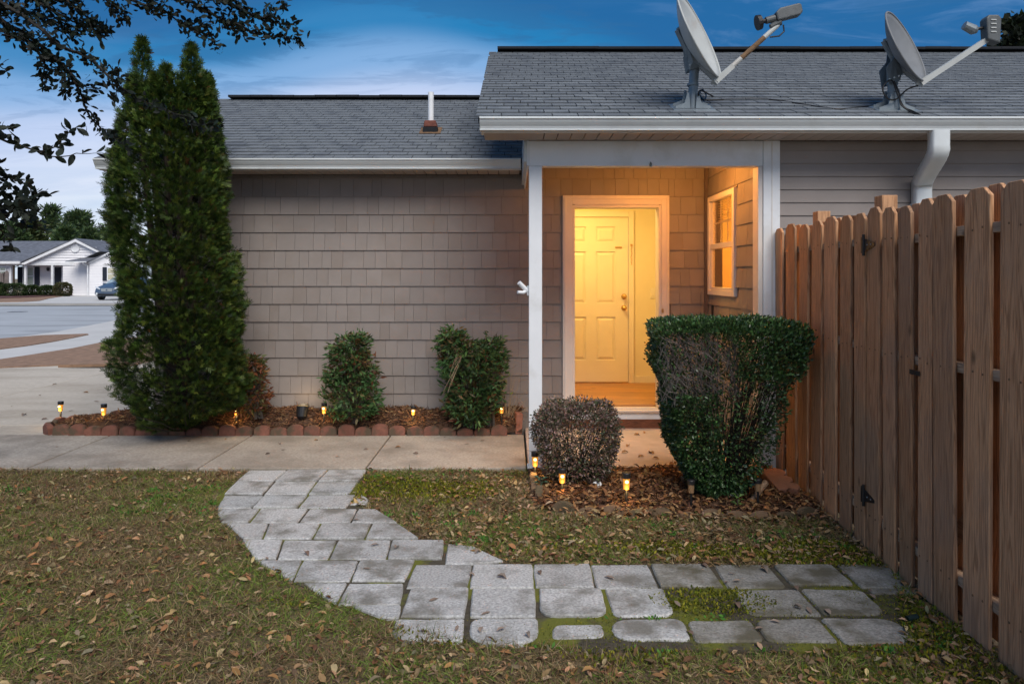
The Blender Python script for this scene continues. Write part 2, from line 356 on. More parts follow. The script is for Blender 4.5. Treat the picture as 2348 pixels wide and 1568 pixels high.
m_glassd = mat('dark_glass', (.10,.13,.13), .1, .1, 3, 0, spec=.7)
m_blind = mat('blind_slat', (.78,.66,.42), .5, 0, 5, 0, trans=.3)
m_sidew = mat('white_siding', (.78,.78,.80), .7, .03, 1, 0)
m_fshut = mat('navy_shutter', (.012,.017,.03), .6, .1, 5, 0)
m_froof = mat('far_roof_shingle', (.12,.13,.155), .9, .35, 3, .3, 10)
# ================================================================ ground
def sheet(name, pts, z, thick, m, kind='structure', label=None, parent=None, sub=0):
    mb = MB(); mb.prism([(x, y, z-thick) for x, y in pts], (0, 0, thick)); o = mb.build(name, m, parent)
    if kind: o['kind'] = kind
    if label: o['label'] = label
    return o
sheet('ground', [(-400,-60), (400,-60), (400,700), (-400,700)], -.14, .3, m_far, label='dry winter ground reaching to the horizon')
def hgt_l(x, y): return -.022 + .008*math.sin(x*2.1+.4)*math.sin(y*1.7) + .005*math.sin(x*5.3+y*4.1)
nx, ny = 150, 75
xs = np.linspace(-9, 2.06, nx); ys = np.linspace(-.6, 5.745, ny)
mb = MB(); mb.v = [(x, y, hgt_l(x, y)) for y in ys for x in xs]; mb.f = [(j*nx+i, j*nx+i+1, (j+1)*nx+i+1, (j+1)*nx+i) for j in range(ny-1) for i in range(nx-1)]
o = mb.build('lawn', m_soil, smooth=True); o['kind'] = 'structure'; o['label'] = 'front lawn of dormant tan grass strewn with dead leaves'
# main front walk: cast slabs with joints
walk = empty('front_walk', (0, 6.3, 0), 'grey concrete walk along the front of the house', None, None, 'structure')
xj = [-9.0, -6.5, -5.2, -3.86, -2.5, -1.165, .118]
for a, b in zip(xj[:-1], xj[1:]):
    MB().box(a+.006, b-.006, 5.765, 6.985, -.10, 0).build('walk_slab', m_conc, walk, bevel=.008)
por = empty('porch_floor', (1, 6.5, 0), 'pinkish concrete porch floor in front of the open door', None, None, 'structure')
MB().box(.130, 2.06, 5.765, 7.285, -.10, .001).build('porch_slab', m_slab, por, bevel=.008)
drv = empty('driveway', (-6, 9, 0), 'pale concrete driveway left of the tall evergreen', None, None, 'structure')
for x0, x1, y0, y1 in ((-14,-9.01,6.99,7.44), (-9,-5.21,6.99,7.44), (-5.2,-3.0,6.99,7.44), (-14,-9.7,7.452,12.1), (-9.69,-6.51,7.452,12.1), (-6.5,-3.3,7.452,12.3), (-6.5,-3.3,12.31,14.6)):
    MB().box(x0, x1, y0, y1, -.10, -.006).build('drive_slab', m_drive, drv, bevel=.008)
# street side: one concrete sheet, two strips of straw mulch lying on it, the road
z1 = -.03
def GP(*q, z=z1): return [G(a, b, z) for a, b in q]
sheet('sidewalk', GP((-500,858),(0,845),(133,839),(290,835),(420,832),(420,700),(247,738),(133,760),(0,778),(-500,850)), z1, .07, m_walk2, label='pale sidewalk and kerb curving along the street')
sheet('road', GP((-900,900),(0,780),(133,762),(247,741),(420,704),(420,697.5),(0,698.5),(-900,699)), z1-.05, .04, m_road, label='light grey asphalt street beyond the sidewalk')
def bumpy(name, pts, z, m, label, amp=.02, n=40):
    sheet(name, pts, z, .05, m, label=label)
zs = z1+.02
bumpy('verge', GP((-500,870),(0,844.4),(133,839),(247,836.7),(420,834),(420,760),(247,783.4),(167,800),(50,818.4),(0,825.7),(-500,862)), zs, m_straw, 'nearer verge of brown pine straw beside the driveway')
bumpy('verge', GP((0,801.7),(60,794),(117,785),(170,775),(203,768),(200,766.5),(97,770),(0,777.7),(-500,830),(-500,850)), zs, m_straw, 'narrow verge of pine straw between street and sidewalk')
sheet('far_sidewalk', GP((-900,698.4),(420,697.4),(420,672),(160,674),(-900,684),z=0), 0, .1, m_walk2, label='far kerb and driveway apron across the street')
sheet('far_lawn', GP((-900,694),(0,692.2),(55,691.5),(90,689.3),(112,684),(155,677.2),(165,674.8),(-900,674.5),z=.03), .03, .1, m_straw, label='dry brown lawn in front of the far white house')
sheet('far_mulch_bed', GP((-300,684),(0,683),(60,681),(130,677.5),(166,675.6),(166,674),(-300,673),z=.08), .08, .1, mat('red_mulch', (.10,.045,.04), .95, .3, 3, .3), label='dark red mulch bed under the far shrubs')
# patio behind the fence
pat = empty('patio', (3.5, 4, 0), 'grey paved patio seen through gaps in the wooden fence', None, None, 'structure')
MB().box(2.03, 8, .0, 5.74, -.13, -.06).build('patio_base', m_soil, pat)
pm = MB().box(-.145, .145, -.145, .145, -.04, 0).me('patio_paver', m_paver)
for i in range(5):
    for j in range(14): link('patio_paver', pm, pat, (2.38+i*.3, 1.6+j*.3, -.022))

# ================================================================ house
house = empty('house', (0, 7.28, 0), 'beige shingle sided house with grey roof and warm lit open front door', 'house')
fw = MB()
WY = 7.30
fw.box(-3.6, .609, WY, WY+.12, -.1, 2.62).box(1.494, 2.05, WY, WY+.12, -.1, 2.62).box(.609, 1.494, WY, WY+.12, 2.24, 2.62).box(.609, 1.494, WY, WY+.12, -.1, .10)
fw.build('front_wall', m_backing, house)
MB().box(-3.6, -3.48, WY+.125, 12, -.1, 2.6).build('left_wall', m_shingle, house)
MB().box(-3.62, .50, 7.282, 7.298, -.08, .165).build('foundation', mat('foundation_block', (.20,.18,.165), .95, .2, 8, .4), house)
# side wall of the porch with its window opening
SX = 1.965
wy0, wy1, wz0, wz1 = 6.38, 7.17, 1.375, 2.275
sw = MB(); sw.box(SX+.012, SX+.12, 5.88, wy0, -.1, 2.62).box(SX+.012, SX+.12, wy1, 7.29, -.1, 2.62).box(SX+.012, SX+.12, wy0, wy1, -.1, wz0).box(SX+.012, SX+.12, wy0, wy1, wz1, 2.62)
sw.build('side_wall', m_backing, house)
MB().box(2.13, 7.5, 5.775, 5.87, -.1, 2.62).build('right_wall', m_backing, house)
# ---- wall shingles
def ypx(z, D): return PY-(z-H)*FP/D
pieces = []
ex = .1798; zb = [.169+ex*k for k in range(14)]
for k, z in enumerate(zb):
    x = -3.62 + rng.uniform(0, .1)
    while x < 1.955:
        wd = rng.choice([.095,.115,.135,.155,.185,.21], p=[.12,.2,.2,.2,.16,.12])
        xa, xb2 = x, min(x+wd, 1.955); x += wd
        top = 2.548 if xa < .1 else 2.615
        zt = min(z+ex+.012, top)
        if zt - z < .02: continue
        spans = [(xa, xb2)]
        lo, hi = .509, 1.579
        if z < 2.336 and zt > 0:     # the door and its casing
            zz = z
            if z >= 2.336-.005: pass
            elif xa < hi and xb2 > lo:
                spans = []
                if xa < lo-.02: spans.append((xa, lo))
                if xb2 > hi+.02: spans.append((hi, xb2))
                if zt > 2.345 and not spans: spans = [(xa, xb2, 2.337)]
                elif zt > 2.345:
                    spans.append((max(xa, lo+.001), min(xb2, hi-.001), 2.337))
        for sp in spans:
            z0 = sp[2] if len(sp) > 2 else z
            if sp[1]-sp[0] < .015: continue
            vis = (sp[1]-sp[0])*(zt-z0)*(1 if sp[0] > -2.85 else .05)
            pieces.append(('f', sp[0], sp[1], z0, zt, vis))
    y = 5.885
    while y < 7.27:
        wd = rng.choice([.08,.11,.13,.16,.19]); ya, yb = y, min(y+wd, 7.272); y += wd
        zt = min(z+ex+.012, 2.615)
        if zt-z < .02: continue
        segs = [(z, zt)]
        if ya < wy1+.03 and yb > wy0-.03:
            if zt <= wz0-.03 or z >= wz1+.03: pass
            elif z < wz0-.03: segs = [(z, wz0-.032)]
            elif zt > wz1+.05: segs = [(wz1+.033, zt)]
            else:
                if ya < wy0-.045: yb = wy0-.032
                elif yb > wy1+.045: ya = wy1+.032
                else: segs = []
        for a, b in segs:
            if yb-ya > .012: pieces.append(('s', ya, yb, a, b, (yb-ya)*(b-a)*.32*(7.28/ya)**2*(1 if z > 1.1 else .3)))
pieces.sort(key=lambda p: -p[5])
rest = MB()
for i, (t, a, b, z0, z1_, v_) in enumerate(pieces):
    mb = MB() if i < 300 else rest
    g, th = .0013, .0 + rng.uniform(-.0006, .0006)
    a += g; b -= g
    if t == 'f':
        yo = 7.2985
        mb.add([(a,yo,z0),(b,yo,z0),(b,yo,z1_),(a,yo,z1_),(a,yo-.016-th,z0),(b,yo-.016-th,z0),(b,yo-.004-th,z1_),(a,yo-.004-th,z1_)],
               [(0,1,2,3),(4,7,6,5),(0,4,5,1),(1,5,6,2),(3,2,6,7),(0,3,7,4)])
    else:
        xo = SX+.0105
        mb.add([(xo,a,z0),(xo,b,z0),(xo,b,z1_),(xo,a,z1_),(xo-.016-th,a,z0),(xo-.016-th,b,z0),(xo-.004-th,b,z1_),(xo-.004-th,a,z1_)],
               [(0,1,2,3),(4,7,6,5),(0,4,5,1),(1,5,6,2),(3,2,6,7),(0,3,7,4)])
    if i < 300: mb.build('wall_shingle', m_shingle, house)
o = rest.build('wall_shingle_courses', m_shingle, house); o['kind'] = 'stuff'
# ---- lap siding boards right of the porch
for k in range(25):
    z = 2.526-.1035*k
    zt = min(z+.108, 2.598)
    MB().add([(2.129,5.774,z),(7.5,5.774,z),(7.5,5.774,zt),(2.129,5.774,zt),(2.129,5.757,z),(7.5,5.757,z),(7.5,5.769,zt),(2.129,5.769,zt)],
             [(0,1,2,3),(4,7,6,5),(0,4,5,1),(1,5,6,2),(3,2,6,7),(0,3,7,4)]).build('siding_board', m_lap, house)
# ---- roofs
SL = .457; TH = math.atan(SL); cs, sn_ = math.cos(TH), math.sin(TH)
def roofz(y): return 2.70+SL*(y-5.35)
def roofl(y): return 2.648+SL*(y-6.93)
dk1 = MB().prism([(-.25,5.37,roofz(5.37)-.05),(-.25,8.6,roofz(8.6)-.05),(-.25,8.6,roofz(8.6)-.006),(-.25,5.37,roofz(5.37)-.006)], (7.75,0,0))
m_deck = mat('roof_underlay', (.028,.030,.034), .95, .2, 10, .2)
dk1.build('roof', m_deck, house)
MB().prism([(-.249,8.6,roofz(8.6)-.05),(-.249,11.8,roofz(8.6)-.05-3.2*SL),(-.249,11.8,roofz(8.6)-3.2*SL),(-.249,8.6,roofz(8.6)-.004)], (7.749,0,0)).build('back_roof', m_roof, house)
dk2 = MB().prism([(-3.98,6.95,roofl(6.95)-.05),(-3.98,9.6,roofl(9.6)-.05),(-3.98,9.6,roofl(9.6)-.006),(-3.98,6.95,roofl(6.95)-.006)], (4.07,0,0))
dk2.build('lower_roof', m_deck, house)
MB().prism([(-3.98,9.6,roofl(9.6)-.05),(-3.98,12.3,roofl(9.6)-.05-2.7*SL),(-3.98,12.3,roofl(9.6)-2.7*SL),(-3.98,9.6,roofl(9.6)-.004)], (4.07,0,0)).build('lower_back_roof', m_roof, house)
def tabverts(wd, ln):
    a = wd/2-.0035
    def q(x, u, h): return (x, u*cs-h*sn_, u*sn_+h*cs)
    return [q(-a,0,0),(q(a,0,0)),q(a,ln,0),q(-a,ln,0),q(-a,0,.013),q(a,0,.013),q(a,ln,.003),q(-a,ln,.003)]
BOXF = [(0,3,2,1),(4,5,6,7),(0,1,5,4),(1,2,6,5),(2,3,7,6),(3,0,4,7)]
tabme = bpy.data.meshes.new('roof_shingle'); tabme.from_pydata(tabverts(.19, .126), [], BOXF); tabme.materials.append(m_roof); tabme.update()
exu = .124
def rooftabs(x0, x1, y0, zf, rows, nind, offs):
    ps = []
    for r in range(rows):
        u = r*exu; y = y0+u*cs; z = zf(y)
        off = (r*offs) % .19
        x = x0+.095-off
        while x < x1+.05:
            ps.append((x, y, z, r)); x += .19
    ind = [p for p in ps if p[0] > x0+.09 and p[0] < x1-.09 and abs(p[0])*FP/p[1] < 1185][:nind]
    indset = set(ind); rest_ = [p for p in ps if p not in indset]
    for p in ind: link('roof_shingle', tabme, house, (p[0], p[1], p[2]+float(rng.uniform(-.001,.0018))))
    # tabs cut at the ends and the rows beyond the limit
    V = []; 
    mb = MB()
    for x, y, z, r in rest_:
        a, b = max(x-.095+.0022, x0), min(x+.095-.0022, x1)
        if b-a < .01: continue
        h = rng.uniform(-.001,.0018)
        tv = tabverts(b-a+.0044, .126); mx_ = (a+b)/2
        mb.add([(mx_+q[0], y+q[1], z+q[2]+h) for q in tv], BOXF)
    o = mb.build('roof_shingle_courses', m_roof, house); o['kind'] = 'stuff'
rooftabs(-.27, 7.5, 5.345, roofz, 29, 300, .058)
rooftabs(-4.0, .13, 6.925, roofl, 24, 0, .062)
capm = MB().box(0, .30, -.12, .12, -.012, .016).me('ridge_cap', m_ridge)
for i in range(25): 
    o = link('ridge_cap', capm, house, (-.17+i*.295, 8.6, roofz(8.6)+.014+float(rng.uniform(0,.006))))
for i in range(13): link('ridge_cap', capm, house, (-3.72+i*.283, 9.6, roofl(9.6)+.014+float(rng.uniform(0,.006))))
# gable end between the two roofs
MB().prism([(.15,5.70,2.605),(.15,8.6,2.605),(.15,8.6,roofz(8.6)-.06),(.15,5.70,roofz(5.70)-.06)], (.05,0,0)).build('gable_wall', m_white, house)
MB().prism([(-.235,5.42,roofz(5.42)-.055),(-.235,8.58,roofz(8.58)-.055),(-.235,8.58,roofz(8.58)-.17),(-.235,5.55,2.606),(-.235,5.42,2.606)], (.02,0,0)).build('rake_board', m_white, house)
MB().box(-.214, .148, 5.46, 5.76, 2.606, 2.625).build('eave_return', m_soffit, house)
MB().box(.120, .134, 5.76, 7.279, 2.405, 2.60).build('porch_side_beam', m_white, house)
MB().box(.098, .1195, 5.80, 7.279, 2.44, 2.75).build('corner_flashing', m_gutter, house)
# gutters
def gutter(name, x0, x1, y, zt, h, d):
    pr = [(y+.0, zt), (y-.012, zt), (y-.012, zt-.014), (y-.002, zt-.02), (y+.004, zt-.035), (y+.018, zt-.60*h), (y+.034, zt-.80*h), (y+.036, zt-.86*h), (y+.030, zt-.90*h), (y+.030, zt-h), (y+d, zt-h), (y+d, zt-.01), (y+d-.004, zt-.01), (y+d-.004, zt-h+.004), (y+.034, zt-h+.004), (y+.012, zt-.03), (y+.0, zt-.01)]
    o = MB().prism([(x0, a, b) for a, b in pr], (x1-x0, 0, 0)).build(name, m_gutter, house)
    MB().prism([(x0-.004, a, b) for a, b in pr[:12]], (.004, 0, 0)).build('gutter_end_cap', m_gutter, o)
    return o
gutter('gutter', -.235, 7.5, 5.325, 2.697, .092, .10)
gutter('gutter', -3.98, .085, 6.885, 2.646, .094, .095)
MB().box(-.234, 7.5, 5.428, 5.448, 2.60, 2.70).build('fascia', m_white, house)
MB().box(-3.98, .09, 6.983, 6.999, 2.548, 2.652).build('fascia', m_white, house)
for i in range(74):
    x = -.17+i*.104
    MB().box(x+.004, x+.100, 5.449, 5.744, 2.601, 2.613).build('soffit_panel', m_soffit, house)
MB().box(-.17, 7.5, 5.449, 5.775, 2.6135, 2.62).build('soffit_backing', m_backing, house)
for i in range(39):
    x = -3.98+i*.104
    MB().box(x+.004, x+.100, 7.0, 7.28, 2.549, 2.560).build('soffit_panel', m_soffit, house)
MB().box(-3.98, .118, 7.0, 7.299, 2.561, 2.568).build('soffit_backing', m_backing, house)
# porch frame
beam = MB().box(.135, 1.994, 5.752, 5.86, 2.40, 2.5995).build('porch_beam', m_white, house, bevel=.002)
MB().tube([(1.10,5.748,2.43),(1.10,5.738,2.415),(1.10,5.74,2.398),(1.10,5.75,2.40)], .004, 6).build('beam_hook', m_dark, house)
MB().lathe([(.009,0),(.011,.02),(.006,.035),(.001,.037)], (1.10,5.738,2.39), 8).build('beam_bulb', m_glassd, house)
MB().box(.135, .2385, 5.7515, 5.855, .002, 2.3985).build('porch_post', m_white, house, bevel=.002)
MB().box(.122, .2515, 5.7395, 5.868, .001, .012).build('post_foot', m_white, house)
MB().box(1.9955, 2.127, 5.745, 5.87, -.05, 2.5995).build('corner_post', m_white, house, bevel=.002)
MB().box(1.957, 1.9935, 5.756, 5.884, 0, 2.3985).build('inner_corner_board', m_trim, house, bevel=.002)
MB().box(2.060, 2.066, 5.7425, 5.7445, 0, 2.59).build('post_seam', m_trim, house)
MB().box(.136, 1.964, 5.861, 7.279, 2.616, 2.63).build('porch_ceiling', m_trim, house)
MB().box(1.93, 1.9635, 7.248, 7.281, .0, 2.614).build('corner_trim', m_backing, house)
fx = MB().lathe([(.055,.0),(.06,-.02),(.05,-.022)], (1.45,6.35,2.6155), 20).build('porch_light', m_brass, house)
MB().lathe([(.095,-.0225),(.11,-.05),(.09,-.085),(.04,-.105),(.005,-.11)], (1.45,6.35,2.6155), 20).build('light_globe', emitmat('lamp_glass', (1,.55,.18), 3), fx, smooth=True)
pl = bpy.data.lights.new('porch_lamp', 'POINT'); po = bpy.data.objects.new('porch_lamp', pl); C.objects.link(po); po.location = (1.45, 6.35, 2.46)
pl.energy = 12; pl.color = (1, .37, .06); pl.shadow_soft_size = .08
# door frame
dc = MB().box(.509, .604, 7.262, 7.299, .10, 2.336).box(1.499, 1.579, 7.262, 7.299, .10, 2.336).box(.604, 1.499, 7.262, 7.299, 2.245, 2.336)
frame = dc.build('door_casing', m_trim, house, bevel=.003)
MB().box(.525,.545,7.254,7.2615,.10,2.32).box(1.548,1.566,7.254,7.2615,.10,2.32).box(.545,1.548,7.254,7.2615,2.298,2.318).build('casing_moulding', m_trim, frame, bevel=.002)
MB().box(.605, .632, 7.272, 7.44, .18, 2.24).box(1.474, 1.498, 7.272, 7.44, .18, 2.24).box(.632, 1.474, 7.272, 7.44, 2.215, 2.2445).build('door_jamb', m_trim, frame, bevel=.002)
for z in (.45, 1.17, 1.90): MB().box(.6325, .6385, 7.36, 7.44, z, z+.11).build('hinge', m_brass, frame)
MB().box(.605, 1.498, 7.235, 7.45, .168, .186).box(.64, 1.47, 7.30, 7.33, .186, .198).build('threshold', m_trim, frame, bevel=.003)
MB().box(.60, 1.50, 7.272, 7.2995, .092, .1675).build('door_riser', m_white, frame)
MB().box(.505, 1.96, 7.270, 7.299, .002, .0915).build('kick_board', mat('brown_kick_board', (.16,.062,.032), .85, .5, 40, .9, 60, stretch=(.35,1,3), bdist=.006), frame)
MB().box(1.50,1.52,7.255,7.262,1.16,1.20).build('strike_plate', m_brass, frame)
# front door, swung inwards on its left hinges
fd = MB().box(.585, .628, 7.46, 8.34, .20, 2.235).build('front_door', m_door, house, bevel=.002)
MB().tube([(.628,8.27,1.1),(.66,8.27,1.1)], .02, 10).lathe([(.012,0),(.03,.01),(.033,.03),(.02,.045)], (.66,8.27,1.1), 12, 'x').build('door_knob', m_brass, fd)
# hall
HB = MB(); hx0, hx1, hy1, hz1 = .15, 1.94, 9.0, 2.66
hb = MB().box(hx0, .63, hy1, hy1+.08, .2, hz1).box(1.443, hx1, hy1, hy1+.08, .2, hz1).box(.63, 1.443, hy1, hy1+.08, 2.255, hz1).build('hall_back_wall', m_inwall, house)
MB().box(hx0-.06, hx0, 7.43, hy1, .2, hz1).build('hall_left_wall', m_inwall, house)
MB().box(hx1, hx1+.06, 7.43, hy1, .2, hz1).build('hall_right_wall', m_inwall, house)
MB().box(hx0, .60, 7.425, 7.44, .2, hz1).box(1.50, hx1, 7.425, 7.44, .2, hz1).box(.6, 1.5, 7.425, 7.44, 2.25, hz1).build('hall_front_wall', m_inwall, house)
MB().box(hx0, hx1, 7.425, hy1, hz1, hz1+.05).build('hall_ceiling', m_inwall, house)
for i in range(13):
    y = 7.452+i*.118
    xo = -.4+(i*.37) % .6
    for x0_, x1_ in ((hx0, xo+.75), (xo+.75, hx1)):
        MB().box(x0_+.001, x1_-.001, y+.001, y+.117, .185, .206).build('floorboard', m_floor, house)
MB().box(hx0, .558, 8.985, 8.9995, .206, .29).build('baseboard', m_door, house); MB().box(1.515, hx1, 8.985, 8.9995, .206, .29).build('baseboard', m_door, house)
cs2 = MB().box(.56,.63,8.97,8.9995,.206,2.33).box(1.443,1.512,8.97,8.9995,.206,2.33).box(.63,1.443,8.97,8.9995,2.262,2.33).build('inner_door_casing', m_door, house, bevel=.004)
idr = MB(); dz0, dz1, dy = .222, 2.252, 8.965
xc = [.636, .68, .917, 1.0415, 1.281, 1.436]; zc = [dz0, .487, 1.026, 1.193, 1.833, 1.946, 2.14, dz1]
# stiles and rails proud of the field
for a, b in ((0,1),(2,3),(4,5)): idr.box(xc[a], xc[b], dy, dy+.03, dz0, dz1)
for a, b in ((0,1),(2,3),(4,5),(6,7)):
    for c_, d_ in ((1,2),(3,4)): idr.box(xc[c_], xc[d_], dy+.0003, dy+.0297, zc[a], zc[b])
idoor = idr.build('inner_door', m_door, house)
MB().box(.64,1.43,dy+.018,dy+.028,.23,2.245).build('door_core', m_door, idoor)
for c_, d_ in ((1,2),(3,4)):
    for a, b in ((1,2),(3,4),(5,6)):
        xa, xb2, za, zb_ = xc[c_]+.012, xc[d_]-.012, zc[a]+.012, zc[b]-.012; e = .03
        MB().add([(xa,dy+.0175,za),(xb2,dy+.0175,za),(xb2,dy+.0175,zb_),(xa,dy+.0175,zb_),(xa+e,dy+.004,za+e),(xb2-e,dy+.004,za+e),(xb2-e,dy+.004,zb_-e),(xa+e,dy+.004,zb_-e)],
                 [(0,1,2,3),(4,7,6,5),(0,4,5,1),(1,5,6,2),(3,2,6,7),(0,3,7,4)]).build('door_panel', m_door, idoor)
for z in (1.277, 1.137): MB().lathe([(.034,-.0),(.034,-.008),(.014,-.012),(.016,-.03),(.030,-.045),(.028,-.06),(.01,-.068)], (1.386,dy,z), 18, 'y').build('door_knob' if z < 1.2 else 'deadbolt', m_brass, idoor, smooth=True)
MB().box(1.275,1.36,dy-.012,dy,1.873,1.896).build('door_knocker', m_brass, idoor, bevel=.004)
ch = MB()
for i in range(11): ch.tube([(1.478+.006*math.sin(i*1.9),8.962,1.905-i*.022),(1.478-.006*math.sin(i*1.3),8.960,1.885-i*.022)], .005, 5)
ch.box(1.465,1.491,8.955,8.9695,1.90,1.925).build('door_chain', m_brass, cs2)
sp = MB().box(1.72,1.826,8.99,8.9995,1.252,1.385).build('switch_plate', m_door, house, bevel=.004)
for x in (1.735, 1.778): MB().box(x,x+.033,8.982,8.9895,1.285,1.352).build('switch_rocker', m_door, sp, bevel=.003)
MB().box(.63, 1.443, 8.9955, 9.02, .206, .221).build('inner_sill', m_brass, house)
hl = bpy.data.lights.new('hall_lamp', 'AREA'); ho = bpy.data.objects.new('hall_lamp', hl); C.objects.link(ho); ho.location = (.78, 7.95, 2.6); hl.size = .45
hl.energy = 13; hl.color = (1, .61, .17)
# ---- side window
win = MB()
fr_ = .055
X0, X1 = SX-.022, SX+.03
win.box(X0, X1, wy0-.03, wy0+.03, wz0-.03, wz1+.03).box(X0, X1, wy1-.03, wy1+.03, wz0-.03, wz1+.03).box(X0+.001, X1-.001, wy0+.03, wy1-.03, wz1-.02, wz1+.03).box(X0+.001, X1-.001, wy0+.03, wy1-.03, wz0-.03, wz0+.02)
wf = win.build('window', m_trim, house, bevel=.003)
zm = 1.815
MB().box(SX-.008, SX+.028, wy0+.031, wy1-.031, zm-.025, zm+.025).box(SX-.008,SX+.028,wy0+.031,wy0+.06,wz0+.021,zm-.026).box(SX-.008,SX+.028,wy1-.06,wy1-.031,wz0+.021,zm-.026).box(SX-.007,SX+.027,wy0+.061,wy1-.061,wz0+.021,wz0+.045).build('lower_sash', m_trim, wf, bevel=.002)
MB().box(SX+.006,SX+.032,wy0+.031,wy0+.055,zm+.026,wz1-.021).build('sash_stile', m_trim, wf, bevel=.002); MB().box(SX+.006,SX+.032,wy1-.055,wy1-.031,zm+.026,wz1-.021).build('sash_stile', m_trim, wf, bevel=.002)
MB().box(SX+.004,SX+.008,wy0+.061,wy1-.061,wz0+.046,zm-.026).build('window_pane', m_glass, wf)
MB().box(SX+.014,SX+.018,wy0+.056,wy1-.056,zm+.026,wz1-.021).build('window_pane', m_glass, wf)
for t in (1/3, 2/3):
    y = wy0+.055+(wy1-wy0-.11)*t
    MB().box(SX+.019,SX+.027,y-.008,y+.008,zm+.027,wz1-.022).build('muntin', m_trim, wf)
MB().box(SX+.020,SX+.0265,wy0+.056,wy1-.056,2.03,2.046).build('muntin', m_trim, wf)
slm = MB().box(-.012,.012,wy0+.04,wy1-.04,-.001,.001).me('blind_slat', m_blind)
for i in range(9):
    o = link('blind_slat', slm, wf, (SX+.075, 0, 2.26-i*.024)); 
MB().box(SX+.055,SX+.095,wy0+.04,wy1-.04,2.27,2.30).build('blind_headrail', m_trim, wf)
# room behind that window
m_room = mat('room_wall', (.60,.44,.24), .8, .05, 3, .05)
MB().box(3.6, 3.66, 5.9, 8.9, .2, 2.6).box(2.14, 3.6, 8.9, 8.96, .2, 2.6).box(2.14, 3.6, 5.88, 5.9, .2, 2.6).build('room_wall', m_room, house)
MB().box(2.09, 3.66, 5.88, 8.96, 2.6, 2.64).build('room_ceiling', m_room, house)
MB().box(2.09, 3.6, 5.9, 8.9, .17, .2).build('room_floor', m_floor, house)
MB().box(2.35, 2.40, 6.1, 6.7, .2, 1.75).build('room_cupboard', mat('dark_wood', (.07,.035,.018), .5, .3, 8, .1, stretch=(1,1,.2)), house)
for k in range(7):
    MB().tube([(2.30+.012*math.sin(k*2), 6.98+.03*k, .3),(2.30-.01*math.cos(k), 6.98+.03*k, 2.4)], .02, 8).build('curtain_fold', m_blind, house)
MB().box(SX-.006, SX-.001, 7.06, 7.12, 1.08, 1.24).build('wall_vent', m_dark, house)
rl = bpy.data.lights.new('room_lamp', 'POINT'); ro = bpy.data.objects.new('room_lamp', rl); C.objects.link(ro); ro.location = (2.75, 7.0, 2.3); rl.energy = 75; rl.color = (1, .56, .12); rl.shadow_soft_size = .1
# ---- downspout
def ribbon(name, pts, hw, hd, mt, parent):
    vs = []; pts = [Vector(p) for p in pts]
    sx = Vector((1,0,0)).normalized()
    for i, p in enumerate(pts):
        t = (pts[min(i+1,len(pts)-1)]-pts[max(i-1,0)]).normalized()
        dpt = t.cross(sx).normalized(); sd2 = dpt.cross(t).normalized()
        k = 1+(.025 if i % 2 else 0)*(1 if 1 < i < len(pts)-3 else 0)
        for a, b in ((-1,-.8),(-.8,-1),(.8,-1),(1,-.8),(1,.8),(.8,1),(-.8,1),(-1,.8)): vs.append(p+sd2*hw*a*k+dpt*hd*b*k)
    fs = [(i*8+k, i*8+(k+1) % 8, (i+1)*8+(k+1) % 8, (i+1)*8+k) for i in range(len(pts)-1) for k in range(8)]
    return MB().add(vs, fs).build(name, mt, parent, smooth=True)
a_, b_ = P(2150, 300, 5.40), P(2114, 470, 5.70)
pth = [Vector((a_.x, 5.385, 2.605)), Vector((a_.x, 5.385, 2.56)), Vector((a_.x, 5.387, 2.50))]
for i in range(1, 19):
    t = i/19; s_ = t*t*(3-2*t)
    pth.append(Vector((a_.x+(b_.x-a_.x)*s_, 5.385+(5.705-5.385)*s_, 2.48-.25*t)))
pth += [Vector((b_.x, 5.705, 2.20)), Vector((b_.x, 5.705, 2.05)), Vector((b_.x, 5.705, .05))]
dsp = ribbon('downspout', pth, .064, .044, m_gutter, house)
MB().box(b_.x-.067, b_.x+.067, 5.657, 5.752, 2.085, 2.10).build('downspout_strap', m_gutter, dsp)
# ---- plumbing vent on the lower roof
vp = P(985, 300, 7.95)
vz = roofl(vp.y)
pp = MB().tube([(vp.x+.015, vp.y, vz-.02),(vp.x+.015, vp.y, vz+.43)], [.031,.031], 16).build('vent_pipe', m_white, house, smooth=False)
MB().box(vp.x-.065, vp.x+.095, vp.y-.09, vp.y+.09, vz-.05, vz+.035).build('pipe_boot', m_ridge, pp, bevel=.008)
MB().prism([(vp.x-.06,vp.y-.092,vz+.036),(vp.x+.09,vp.y-.092,vz+.036),(vp.x+.075,vp.y-.092,vz+.105),(vp.x-.045,vp.y-.092,vz+.105)], (0,.18,0)).build('pipe_collar', mat('rust_boot', (.15,.05,.035), .8, .3, 20, .3), pp, bevel=.008)
MB().prism([(vp.x-.10, vp.y-.13, roofl(vp.y-.13)+.012),(vp.x+.13, vp.y-.13, roofl(vp.y-.13)+.012),(vp.x+.13, vp.y+.12, roofl(vp.y+.12)+.012),(vp.x-.10, vp.y+.12, roofl(vp.y+.12)+.012)], (0,0,.006)).build('pipe_flashing', m_rust, pp)
# flag pole bracket on the post
fb = empty('flag_bracket', (.134, 5.8, 1.42), 'white two socket flag pole bracket on the left porch post', 'bracket')
MB().box(.120, .1345, 5.785, 5.825, 1.37, 1.45).build('bracket_plate', m_white, fb, bevel=.003)
MB().tube([(.128,5.80,1.405),(.10,5.79,1.43),(.055,5.77,1.475)], .018, 10).build('socket', m_white, fb)
MB().tube([(.124,5.80,1.415),(.09,5.78,1.395),(.045,5.76,1.398)], .014, 10).build('socket', m_white, fb)
